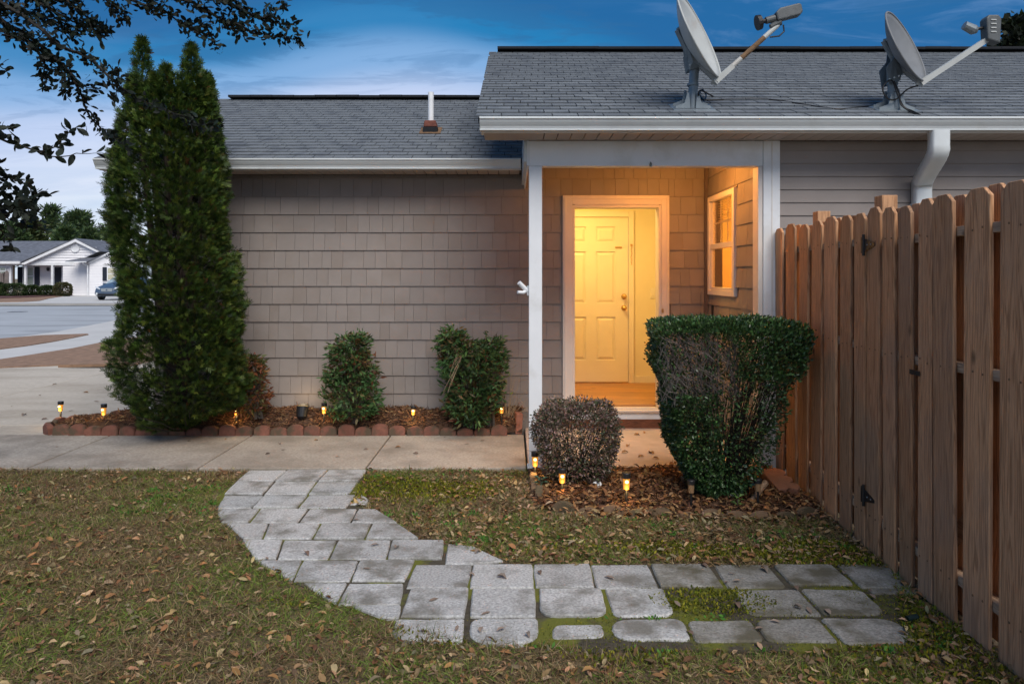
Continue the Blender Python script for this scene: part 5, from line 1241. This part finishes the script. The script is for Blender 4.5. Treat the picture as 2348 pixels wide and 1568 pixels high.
BR = [ # polylines on the photograph, distance, leaf spacing
 ([(-300,-150),(0,140),(170,230),(300,335),(430,450),(520,560),(600,770),(700,890),(800,960),(900,1030)], 4.5, .020, .016),
 ([(-200,-120),(90,70),(270,190),(400,310),(560,380),(650,430),(760,540),(860,620),(980,690),(1150,760),(1290,810),(1340,860)], 4.3, .026, .014),
 ([(1290,810),(1380,855),(1490,852)], 4.3, .02, .005),
 ([(600,-160),(850,-20),(1020,40),(1130,75),(1230,150),(1340,215),(1440,275),(1510,345)], 4.4, .022, .010),
 ([(820,-150),(1060,-60),(1250,0),(1400,60),(1520,130),(1640,170),(1750,230),(1880,250),(2080,290)], 4.4, .020, .012),
 ([(1300,-120),(1500,-10),(1650,60),(1780,120),(1900,160),(2040,180)], 4.45, .020, .010),
 ([(1780,130),(1870,100),(1920,60),(1965,15)], 4.45, .026, .006),
 ([(-250,900),(0,958),(130,1000),(260,1045),(400,1075),(560,1060),(730,1060)], 4.0, .050, .008),
 ([(260,1045),(380,1010),(440,950),(500,890),(560,870)], 4.0, .034, .005),
 ([(-100,860),(0,900),(60,880),(90,870)], 4.0, .05, .004),
 ([(-300,1080),(-60,1120),(40,1200),(90,1240),(170,1245)], 4.0, .028, .007),
 ([(-300,1250),(-60,1290),(60,1390),(150,1430),(230,1440)], 4.0, .026, .007),
 ([(-300,1400),(-60,1440),(120,1410),(240,1350),(330,1300)], 4.05, .024, .006),
 ([(-250,1420),(0,1480),(100,1520),(280,1545)], 4.05, .028, .006),
 ([(-200,1500),(-20,1560),(60,1660),(90,1730)], 4.0, .04, .005),
 ([(-200,400),(-50,430),(20,470),(50,500)], 4.0, .04, .006),
 ([(300,-120),(480,20),(600,120),(690,190),(745,210)], 4.5, .017, .010),
 ([(100,-100),(300,40),(450,120),(560,170),(690,180)], 4.5, .016, .012),
 ([(500,-150),(700,-20),(800,60),(850,120),(880,90)], 4.45, .018, .008),
 ([(-150,50),(60,60),(220,100),(350,140),(480,240),(560,200)], 4.5, .015, .012),
 ([(-150,200),(0,215),(60,245),(140,265)], 4.4, .024, .007),
 ([(120,230),(220,310),(300,420),(310,520),(320,600)], 4.45, .016, .008),
 ([(380,460),(450,520),(440,600),(450,650)], 4.45, .022, .005),
 ([(520,560),(600,600),(680,620)], 4.45, .020, .005),
 ([(760,540),(790,520),(830,530)], 4.3, .02, .003), ([(790,580),(800,650),(770,700)], 4.3, .035, .003),
 ([(600,110),(640,210),(680,260)], 4.5, .022, .004), ([(-150,-60),(100,-20),(300,0),(520,30)], 4.5, .013, .012), ([(1100,-80),(1350,-30),(1550,10),(1700,80)], 4.4, .017, .008),
 ([(1020,40),(1060,70)], 4.4, .02, .003), ([(1340,215),(1400,150),(1470,180)], 4.4, .022, .003), ([(1600,130),(1650,220),(1650,265)], 4.42, .02, .004)]
om = []
for q in range(4):
    mb = MB(); mb.v = [(vx, vy*(1.2-.1*q), vz*(.5+.6*q)) for vx, vy, vz in OLEAF_V]; mb.f = list(OLEAF_F); om.append(mb.me('leaf', m_oak, True))
LPOS, LDIR, LS = [], [], []
tops_ = []
for pts, D0, sp_l, r0 in BR:
    p3 = [P(a/3.0, b/3.0, D0+.10*math.sin(i*1.7+D0*9)) for i, (a, b) in enumerate(pts)]
    sm_ = []
    for i in range(len(p3)-1):
        a0, a1, a2, a3 = p3[max(i-1,0)], p3[i], p3[i+1], p3[min(i+2,len(p3)-1)]
        for k in range(4):
            t = k/4; sm_.append(.5*((2*a1)+(-a0+a2)*t+(2*a0-5*a1+4*a2-a3)*t*t+(-a0+3*a1-3*a2+a3)*t**3)+Vector(rng.normal(0,.003,3)))
    sm_.append(p3[-1]); n = len(sm_)
    MB().tube(sm_, [max(.0015, r0*(1-i/n)**.8) for i in range(n)], 5, cap=False).build('branch', m_twigd, oak)
    if pts[0][0] <= 0 or pts[0][1] < -50:
        q = sm_[0]; hb = min((Vector(h_[0]) for h_ in HUBS), key=lambda h_: (h_-q).length); lq = (hb-q).length
        MB().tube([q]+[q.lerp(hb, t)+Vector((0, .05*math.sin(t*7+q.x*9), .10*lq*math.sin(math.pi*t)))+Vector(rng.normal(0,.012,3)) for t in (.2,.4,.6,.8)]+[hb], [r0, r0*1.05, r0*1.15, r0*1.3, r0*1.5, .02], 6, cap=False).build('branch', m_twigd, oak)
    Ls = 0
    for i in range(n-1):
        a, b = sm_[i], sm_[i+1]; seg = (b-a).length; t_ = (b-a).normalized(); m = seg/sp_l; cnt = int(m)+(rng.random() < m-int(m))
        fr = i/n
        for k in range(cnt*4 if sp_l < .027 else cnt*2):
            p = a.lerp(b, float(rng.random())); d = (t_*rng.uniform(.1,.9)+Vector(rng.normal(0,.55,3))).normalized()
            off = Vector(rng.normal(0,.030 if sp_l < .03 else .004,3))*(1-.6*fr)
            LPOS.append(p+off); LDIR.append(d); LS.append(rng.uniform(.030,.055) if D0 > 4.2 else rng.uniform(.045,.078))
print('oak leaves', len(LPOS))
order = sorted(range(len(LPOS)), key=lambda i: -LS[i]*FP/LPOS[i].y*(1 if 0 < PX+LPOS[i].x*FP/LPOS[i].y < 2348 and PY-(LPOS[i].z-H)*FP/LPOS[i].y > 0 else 0))
Mx = frames(np.array(LDIR), rng)
for i in order[:300]:
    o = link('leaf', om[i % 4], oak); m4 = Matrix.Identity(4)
    for r_ in range(3):
        for c_ in range(3): m4[r_][c_] = Mx[i][r_][c_]*LS[i]
        m4[r_][3] = LPOS[i][r_]
    o.matrix_basis = m4
ri = order[300:]
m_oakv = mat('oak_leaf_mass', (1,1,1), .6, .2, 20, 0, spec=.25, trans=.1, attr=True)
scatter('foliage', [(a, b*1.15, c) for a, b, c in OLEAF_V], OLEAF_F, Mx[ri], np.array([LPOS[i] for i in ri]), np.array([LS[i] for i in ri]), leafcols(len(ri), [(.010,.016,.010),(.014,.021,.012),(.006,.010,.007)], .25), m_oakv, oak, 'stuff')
# ================================================================ across the street
gq = G(40, 711); dro = MB().box(gq[0]-.35, gq[0]+.35, gq[1]-.2, gq[1]+.2, -.09, -.07).build('drain_cover', m_dark); tag(dro, 'small dark drain cover in the far lane of the street', 'drain cover')
sheet('kerb', GP((-900,699.4),(420,698.2),(420,697.2),(-900,698.0),z=.0), .05, .1, mat('kerb_concrete', (.30,.29,.27), .9, .1, 1, .1), label='low concrete kerb along the far side of the street')
DF = 60.0
def W(cx_, cy_, D=DF): return P(cx_/8.197, 521.7+cy_/8.197, D)      # far things measured on an enlargement
def wx(cx_, D=DF): return (cx_/8.197-PX)*D/FP
def wz(cy_, D=DF): return H+(PY-521.7-cy_/8.197)*D/FP
fh = empty('far_house', (wx(1000), DF, 0), 'white far bungalow with grey roof and navy shutters across the street', 'house')
def board_wall(name, x0, x1, y, z0, z1, parent, step=.22):
    o = MB().box(x0, x1, y+.02, y+.2, z0, z1).build(name, m_sidew, parent)
    z = z0
    lap = MB()
    while z < z1-.02:
        zt_ = min(z+step, z1); lap.add([(x0,y+.019,z),(x1,y+.019,z),(x1,y+.019,zt_),(x0,y+.019,zt_),(x0,y-.012,z),(x1,y-.012,z),(x1,y+.008,zt_),(x0,y+.008,zt_)], [(0,1,2,3),(4,7,6,5),(0,4,5,1),(1,5,6,2),(3,2,6,7),(0,3,7,4)]); z += step
    lap.build('siding', m_sidew, o)
    return o
ze, zp = wz(650), wz(225)
# gable
xg0, xg1, xpk = wx(470), wx(1900), wx(1460)
xge = wx(1860)
nst = 10
gb = MB()
za = wz(668)
MB().prism([(xg0+.3,DF+.05,za),(xpk,DF+.05,zp-.25),(xge,DF+.05,wz(440)),(wx(1385),DF+.05,za)], (0,.2,0)).build('gable_wall', m_sidew, fh)
for i in range(14):
    z = za+.22*i; t0 = (z-za)/(zp-.25-za)
    xl_ = xg0+.3+(xpk-xg0-.3)*t0; 
    xr_ = wx(1385)+(xge-wx(1385))*min(1,(z-za)/(wz(440)-za)) if z < wz(440) else xge+(xpk-xge)*(z-wz(440))/(zp-.25-wz(440))
    if xr_-xl_ > .2: MB().add([(xl_,DF+.045,z),(xr_,DF+.045,z),(xr_,DF+.045,z+.2),(xl_+.15,DF+.045,z+.2),(xl_,DF-.02,z),(xr_,DF-.02,z),(xr_,DF+.03,z+.2),(xl_+.15,DF+.03,z+.2)], [(0,1,2,3),(4,7,6,5),(0,4,5,1),(1,5,6,2),(3,2,6,7),(0,3,7,4)]).build('gable_board', m_sidew, fh)
MB().prism([(xg0-.2,DF-.35,ze-.18),(xpk,DF-.35,zp-.0),(xpk,DF-.35,zp-.22),(xg0+.2,DF-.35,ze-.22)], (0,.3,0)).build('bargeboard', m_white, fh)
MB().prism([(xg1+.05,DF-.35,wz(455)),(xpk,DF-.35,zp-.0),(xpk,DF-.35,zp-.22),(xg1-.2,DF-.35,wz(465))], (0,.3,0)).build('bargeboard', m_white, fh)
MB().lathe([(.36,0),(.36,-.05),(.30,-.07),(.28,-.03),(.02,-.03)], (wx(1418), DF-.02, wz(392)), 20, 'y').build('gable_vent', m_white, fh)
# roofs
MB().prism([(-60,DF-.4,ze),(-60,DF+6.2,wz(255,DF+6.2)),(-60,DF+6.2,wz(255,DF+6.2)-.15),(-60,DF-.4,ze-.12)], (wx(460)+60,0,0)).build('roof', m_froof, fh)
MB().prism([(xg0-.3,DF-.34,ze-.02),(xpk,DF-.34,zp+.08),(xg1+.2,DF-.34,wz(450)),(xg1+.2,DF-.34,wz(450)-.05),(xpk,DF-.34,zp-.02),(xg0-.3,DF-.34,ze-.08)], (0,9,0)).build('gable_roof', m_froof, fh)
MB().box(-60, wx(445), DF-.5, DF-.38, ze-.16, ze+.05).build('gutter', m_white, fh)
# right wing
MB().prism([(wx(1400),DF-1.2,wz(650)),(wx(1800),DF-1.2,wz(650)),(wx(2080),DF-1.0,wz(520)),(wx(2080),DF+3,wz(455)),(wx(1880),DF+3,wz(452))], (0,0,.08)).build('wing_roof', m_froof, fh)
board_wall('wing_wall', wx(1180), wx(1770), DF, 0, wz(655), fh)
board_wall('wing_front_wall', wx(1785), wx(2700), DF-.8, 0, wz(660), fh)
MB().prism([(wx(1800),DF-.8,wz(660)),(wx(2500),DF-.8,wz(330)),(wx(2700),DF-.8,wz(330)),(wx(2700),DF-.8,wz(660))], (0,.1,0)).build('wing_gable', m_sidew, fh)
MB().prism([(wx(1765),DF-1.0,wz(668)),(wx(2500),DF-1.0,wz(310)),(wx(2500),DF-1.0,wz(345)),(wx(1800),DF-1.0,wz(672))], (0,.2,0)).build('bargeboard', m_white, fh)
MB().box(wx(1400), wx(1785), DF-1.3, DF-1.2, wz(664), wz(645)).build('gutter', m_white, fh)
MB().tube([(wx(1695),DF-1.1,wz(660)),(wx(1700),DF-1.0,wz(690)),(wx(1760),DF-.85,wz(715)),(wx(1762),DF-.85,.0)], .05, 6).build('downspout', m_white, fh)
# porch
board_wall('porch_wall', wx(210), wx(1175), DF+1.5, 0, wz(700), fh)
MB().box(wx(-900), wx(185), DF+.1, DF+.3, 0, wz(655)).build('left_wall', m_sidew, fh)
MB().box(wx(180), wx(205), DF+.02, DF+.2, 0, wz(655)).build('corner_board', m_white, fh)
MB().box(wx(205), wx(1400), DF-.05, DF+.2, wz(712), wz(655)).build('porch_beam', m_white, fh)
MB().box(wx(205), wx(1400), DF+.2, DF+1.6, wz(700), wz(695)).build('porch_ceiling', m_sidew, fh)
for c_ in (480, 985): MB().box(wx(c_-20), wx(c_+18), DF-.05, DF+.12, 0, wz(712)).build('porch_post', m_white, fh)
yb = DF+1.46
def shutter(a, b, y, z0, z1): MB().box(wx(a,y), wx(b,y), y-.05, y, z0, z1).build('shutter', m_fshut, fh)
zA, zB = wz(1090,yb), wz(738,yb)
shutter(335,425,yb,zA,zB); shutter(655,745,yb,zA,zB)
def fwin(a, b, y, z0, z1, curtain=(.36,.42,.36)):
    fr = MB().box(wx(a,y), wx(b,y), y-.08, y-.02, z0, z1).build('window', m_white, fh); mw = .09
    zm_ = (z0+z1)/2
    for p_, q_ in ((z0+mw, zm_-.04), (zm_+.04, z1-mw)):
        MB().box(wx(a,y)+mw, wx(b,y)-mw, y-.095, y-.081, p_, q_).build('pane', mat('far_pane', curtain, .25, .15, 2, 0, spec=.6), fr)
fwin(435, 652, yb, zA, zB)
for q in (5, 120): pass
fwin(0, 130, DF+.09, wz(900), wz(735)); 
shutter(1932,2010,DF-.85,wz(1000,DF-.85),wz(745,DF-.85)); fwin(2020,2200,DF-.83,wz(1000,DF-.83),wz(745,DF-.83),(.5,.48,.36))
MB().box(wx(1000,yb),wx(1185,yb),yb-.03,yb,0.05,wz(735,yb)).build('door_frame', m_white, fh)
MB().box(wx(1008,yb),wx(1155,yb),yb-.07,yb-.031,0.08,wz(748,yb)).build('front_door', m_fshut, fh)
MB().lathe([(.03,-.16),(.10,-.12),(.12,.08),(.04,.16)], (wx(922,yb), yb-.15, wz(785,yb)), 8).build('wall_lantern', m_dark, fh)
# old fence stub
ff = empty('far_fence', (wx(80,56), 56, 0), 'weathered grey picket fence end beside the far house', 'fence')
mf_ = mat('grey_weathered_wood', (.17,.14,.13), .9, .2, 4, .2)
for a, b, t_ in ((-120,-75,850),(-70,-28,845),(-20,20,840),(25,60,842),(62,85,835),(90,160,815)):
    xa, xb2 = wx(a,56), wx(b,56); zt_ = wz(t_,56); MB().prism([(xa,56,0),(xb2,56,0),(xb2,56,zt_-.12),(xb2-.08,56,zt_),(xa+.08,56,zt_),(xa,56,zt_-.12)], (0,.05,0)).build('picket', mf_, ff)
# clipped round shrubs
def round_shrub(a, b, top, bot, label, col_, D=56.5):
    x0, x1, z1, z0 = wx(a,D), wx(b,D), wz(top,D), .0
    root = empty('round_shrub', ((x0+x1)/2, D, 0), label, 'shrub', 'clipped shrubs in front of the far house'); n = 2600
    u = rng.normal(size=(n,3)); u /= np.linalg.norm(u,axis=1,keepdims=True); e = np.sign(u)*np.abs(u)**.75; q = (1-np.abs(rng.normal(0,.06,n)))[:,None]; e = e*q
    V = np.stack([(x0+x1)/2+e[:,0]*(x1-x0)/2, D+e[:,1]*(x1-x0)/2.3, (z0+z1)/2+e[:,2]*(z1-z0)/2], 1)
    scatter('foliage', [(0,0,0),(.5,.4,.05),(1,0,0),(.5,-.4,.05)], [(0,3,2,1)], frames(u+rng.normal(0,.5,(n,3)), rng), V, rng.uniform(.08,.15,n), leafcols(n, col_, .2), m_green, root, 'stuff')
    MB().tube([((x0+x1)/2, D, -.05), ((x0+x1)/2, D, z1*.6)], .05, 6).build('stem', m_twigd, root)
gA = [(.035,.06,.018),(.05,.08,.02),(.022,.04,.014)]
round_shrub(-160, 60, 1040, 1300, 'darkest clipped shrub at the left photo edge', [(.015,.028,.012),(.025,.04,.014)], 55.5)
round_shrub(40, 455, 1060, 1300, 'largest clipped shrub, left of the far porch post', gA, 55)
round_shrub(490, 722, 1095, 1255, 'round clipped shrub below the far shuttered window', gA)
round_shrub(757, 1005, 1100, 1245, 'round clipped shrub left of the far front door', gA)
round_shrub(1040, 1320, 1045, 1240, 'olive brown clipped shrub right of the far front door', [(.075,.08,.03),(.055,.065,.025),(.09,.07,.03)], 56.5)
# parked car seen from the front
DC = 47.0
cx0, cx1 = (1738/8.197-PX)*DC/FP, (1738/8.197-PX)*DC/FP+1.86; cc_ = (cx0+cx1)/2
car = empty('parked_car', (cc_, DC+2.3, 0), 'blue station wagon parked nose out on the far driveway', 'car')
m_car = mat('blue_car_paint', (.085,.125,.19), .28, .03, 3, 0, metal=.3, spec=.6)
ST = [ # y, half width low, half width belt, z low, z belt, half width roof, z roof
 (0.0,.70,.66,.36,.66,.58,.68),(.10,.84,.78,.28,.74,.66,.77),(.45,.91,.86,.24,.86,.72,.90),(1.15,.92,.89,.24,.98,.74,1.04),(1.35,.92,.90,.24,1.02,.70,1.12),(2.0,.92,.90,.24,1.04,.62,1.52),(2.5,.92,.90,.24,1.06,.60,1.60),(3.8,.92,.90,.24,1.06,.58,1.56),(4.5,.90,.86,.28,1.02,.60,1.20),(4.7,.84,.80,.34,.98,.60,1.02)]
bm_ = MB(); 
for y, wl, wb, zl, zb2, wr, zr in ST:
    for sx_ in (-1, 1):
        pts = [(wl*.86,zl),(wl,zl+.12),(wl*1.0,(zl+zb2)/2),(wb,zb2),(wr+(wb-wr)*.12,zr-.04),(wr*.86,zr),(0,zr+.02)]
        bm_.v += [(cc_+sx_*a, DC+y, b) for a, b in pts]
for i in range(len(ST)-1):
    for s_ in (0, 1):
        for k in range(6):
            a = i*14+s_*7+k; b = (i+1)*14+s_*7+k; bm_.f.append((a, a+1, b+1, b))
for e in (0, (len(ST)-1)*14): bm_.f.append(tuple([e+k for k in range(7)]+[e+7+k for k in range(5,-1,-1)]))
bm_.f += [(i*14, i*14+7, (i+1)*14+7, (i+1)*14) for i in range(len(ST)-1)]
bm_.build('body', m_car, car, smooth=True)
MB().add([(cc_-.80,DC+1.28,1.075),(cc_+.80,DC+1.28,1.075),(cc_+.58,DC+1.93,1.51),(cc_-.58,DC+1.93,1.51)], [(0,1,2,3)]).prism([(cc_-.80,DC+1.285,1.07),(cc_+.80,DC+1.285,1.07),(cc_+.58,DC+1.94,1.505),(cc_-.58,DC+1.94,1.505)], (0,.01,-.02)).build('windscreen', mat('windscreen_glass', (.30,.38,.42), .12, .1, 2, 0, spec=.8), car)
MB().prism([(cc_-.40,DC-.025,.78),(cc_+.40,DC-.025,.78),(cc_+.34,DC-.03,.56),(cc_-.34,DC-.03,.56)], (0,.06,0)).build('grille', m_steel, car, bevel=.01)
for q in range(4): MB().box(cc_-.36,cc_+.36,DC-.038,DC-.031,.59+.05*q,.602+.05*q).build('grille_bar', m_gutter, car)
MB().lathe([(.06,0),(.06,-.01),(.02,-.012)], (cc_, DC-.036, .675), 12, 'y').build('badge', m_car, car)
MB().box(cc_-.60,cc_+.60,DC-.03,DC+.1,.30,.42).build('lower_grille', m_dark, car)
for s_ in (-1, 1):
    MB().prism([(cc_+s_*.44,DC+.02,.70),(cc_+s_*.80,DC+.16,.80),(cc_+s_*.84,DC+.2,.90),(cc_+s_*.50,DC+.08,.80)], (0,-.05,0)).build('headlight', mat('headlight_glass', (.55,.60,.65), .15, 0, 5, 0, spec=.8), car)
    MB().lathe([(.075,0),(.075,-.03),(.02,-.032)], (cc_+s_*.66, DC+.03, .42), 12, 'y').build('fog_light', m_gutter, car)
    MB().box(cc_+s_*1.0-.10, cc_+s_*1.0+.10, DC+1.45, DC+1.60, .98, 1.12).build('mirror', m_car, car, bevel=.03)
    MB().tube([(cc_+s_*.56,DC+2.1,1.58),(cc_+s_*.55,DC+2.3,1.65),(cc_+s_*.54,DC+3.7,1.64)], .022, 6).build('roof_rail', m_dark, car)
    for y in (.85, 3.75):
        wh = MB().lathe([(.20,-.11),(.34,-.10),(.345,0),(.34,.10),(.20,.11)], (cc_+s_*.82, DC+y, .335), 22, 'x').build('wheel', m_dark, car); MB().lathe([(.01,-.118),(.20,-.112),(.2,.112),(.01,.118)], (cc_+s_*.82, DC+y, .335), 16, 'x').build('rim', m_steel, wh)
# pines and other trees beyond
def ftree(px, ptop, D, wpx, label, kind, colr, nclump=60, base=None, cat='tree', grp='trees behind the far house', dens=1.0, sz=.5):
    top = P(px, ptop, D); x = top.x; ht = top.z; wd = wpx*D/FP/2
    root = empty('pine_tree' if kind == 'pine' else 'broadleaf_tree', (x, D, 0), label, cat, grp)
    MB().tube([(x,D,-.2),(x+.1,D,ht*.5),(x,D,ht*.93)], [.28,.2,.05], 7).build('trunk', m_bark, root)
    lim = MB(); Vs, Ds, Cs = [], [], []; zlo = ht*(.35 if kind == 'pine' else .15)
    for i in range(nclump):
        f = rng.random()**.8; z = zlo+(ht-zlo)*f; env = wd*(math.sin(math.pi*min(1, .12+f*.86))**.7)*(1.0 if kind != 'pine' else (1.12-.75*f)); a = rng.uniform(0,2*math.pi); r = env*math.sqrt(rng.random())
        c = np.array([x+r*math.cos(a), D+r*math.sin(a)*.8, z]); lim.tube([(x,D,max(.5,z-.9)), ((x+c[0])/2,(D+c[1])/2,z-.5), tuple(c)], [.06,.04,.015], 4, cap=False)
        n = int(75*dens); cr_ = rng.uniform(.5,1.15)*wd*.30
        u = rng.normal(0,1,(n,3))*np.array([cr_,cr_,cr_*.55])*.6; Vs.append(c+u); Ds.append(u/cr_+rng.normal(0,.5,(n,3))+np.array([0,0,.5])); Cs.append(leafcols(n, colr, .12)*rng.uniform(.6,1.4))
    lim.build('limbs', m_bark, root)['kind'] = 'stuff'
    V = np.vstack(Vs); n = len(V)
    scatter('foliage', [(0,-.1,0),(.5,-.16,0),(1,0,0),(.5,.16,0),(0,.1,0)] if kind == 'pine' else [(0,0,0),(.5,.4,.1),(1,0,0),(.5,-.4,.1)], [(0,1,2,3,4)] if kind == 'pine' else [(0,3,2,1)], frames(np.vstack(Ds), rng), V, rng.uniform(.6,1.3,n)*sz, np.vstack(Cs), m_green, root, 'stuff')
pn = [(.045,.082,.030),(.062,.105,.034),(.085,.12,.04),(.032,.060,.027)]
ftree(28, 512, 88, 95, 'tree behind the far house at the left photo edge', 'pine', pn)
ftree(75, 508, 92, 90, 'olive tinged pine behind the left part of the far roof', 'pine', [(.07,.09,.028),(.05,.075,.025),(.085,.10,.03)])
ftree(118, 478, 100, 85, 'tallest pine with an open top behind the far roof', 'pine', pn, 45)
ftree(150, 525, 86, 80, 'bushy pine just left of the far gable peak', 'pine', pn)
ftree(178, 484, 90, 100, 'full round topped pine right above the far gable', 'pine', pn, 80)
ftree(205, 530, 84, 60, 'lower pine at the right slope of the far gable', 'pine', pn)
ftree(236, 515, 105, 60, 'thin see through pine just left of the tall evergreen', 'pine', [(.05,.065,.045),(.06,.075,.05)], 26, dens=.6)
ftree(262, 505, 100, 70, 'pine mostly hidden behind the tall evergreen', 'pine', pn)
for i, px in enumerate((-60, -150)): ftree(px, 490+10*i, 90, 110, ['pine just beyond the left photo edge', 'farther pine beyond the left photo edge'][i], 'pine', pn)
ftree(2335, 42, 26, 150, 'dark tree rising behind the ridge at the right photo edge', 'broad', [(.012,.020,.010),(.02,.03,.012),(.008,.014,.008)], 90, grp=None, sz=.22, dens=1.4)
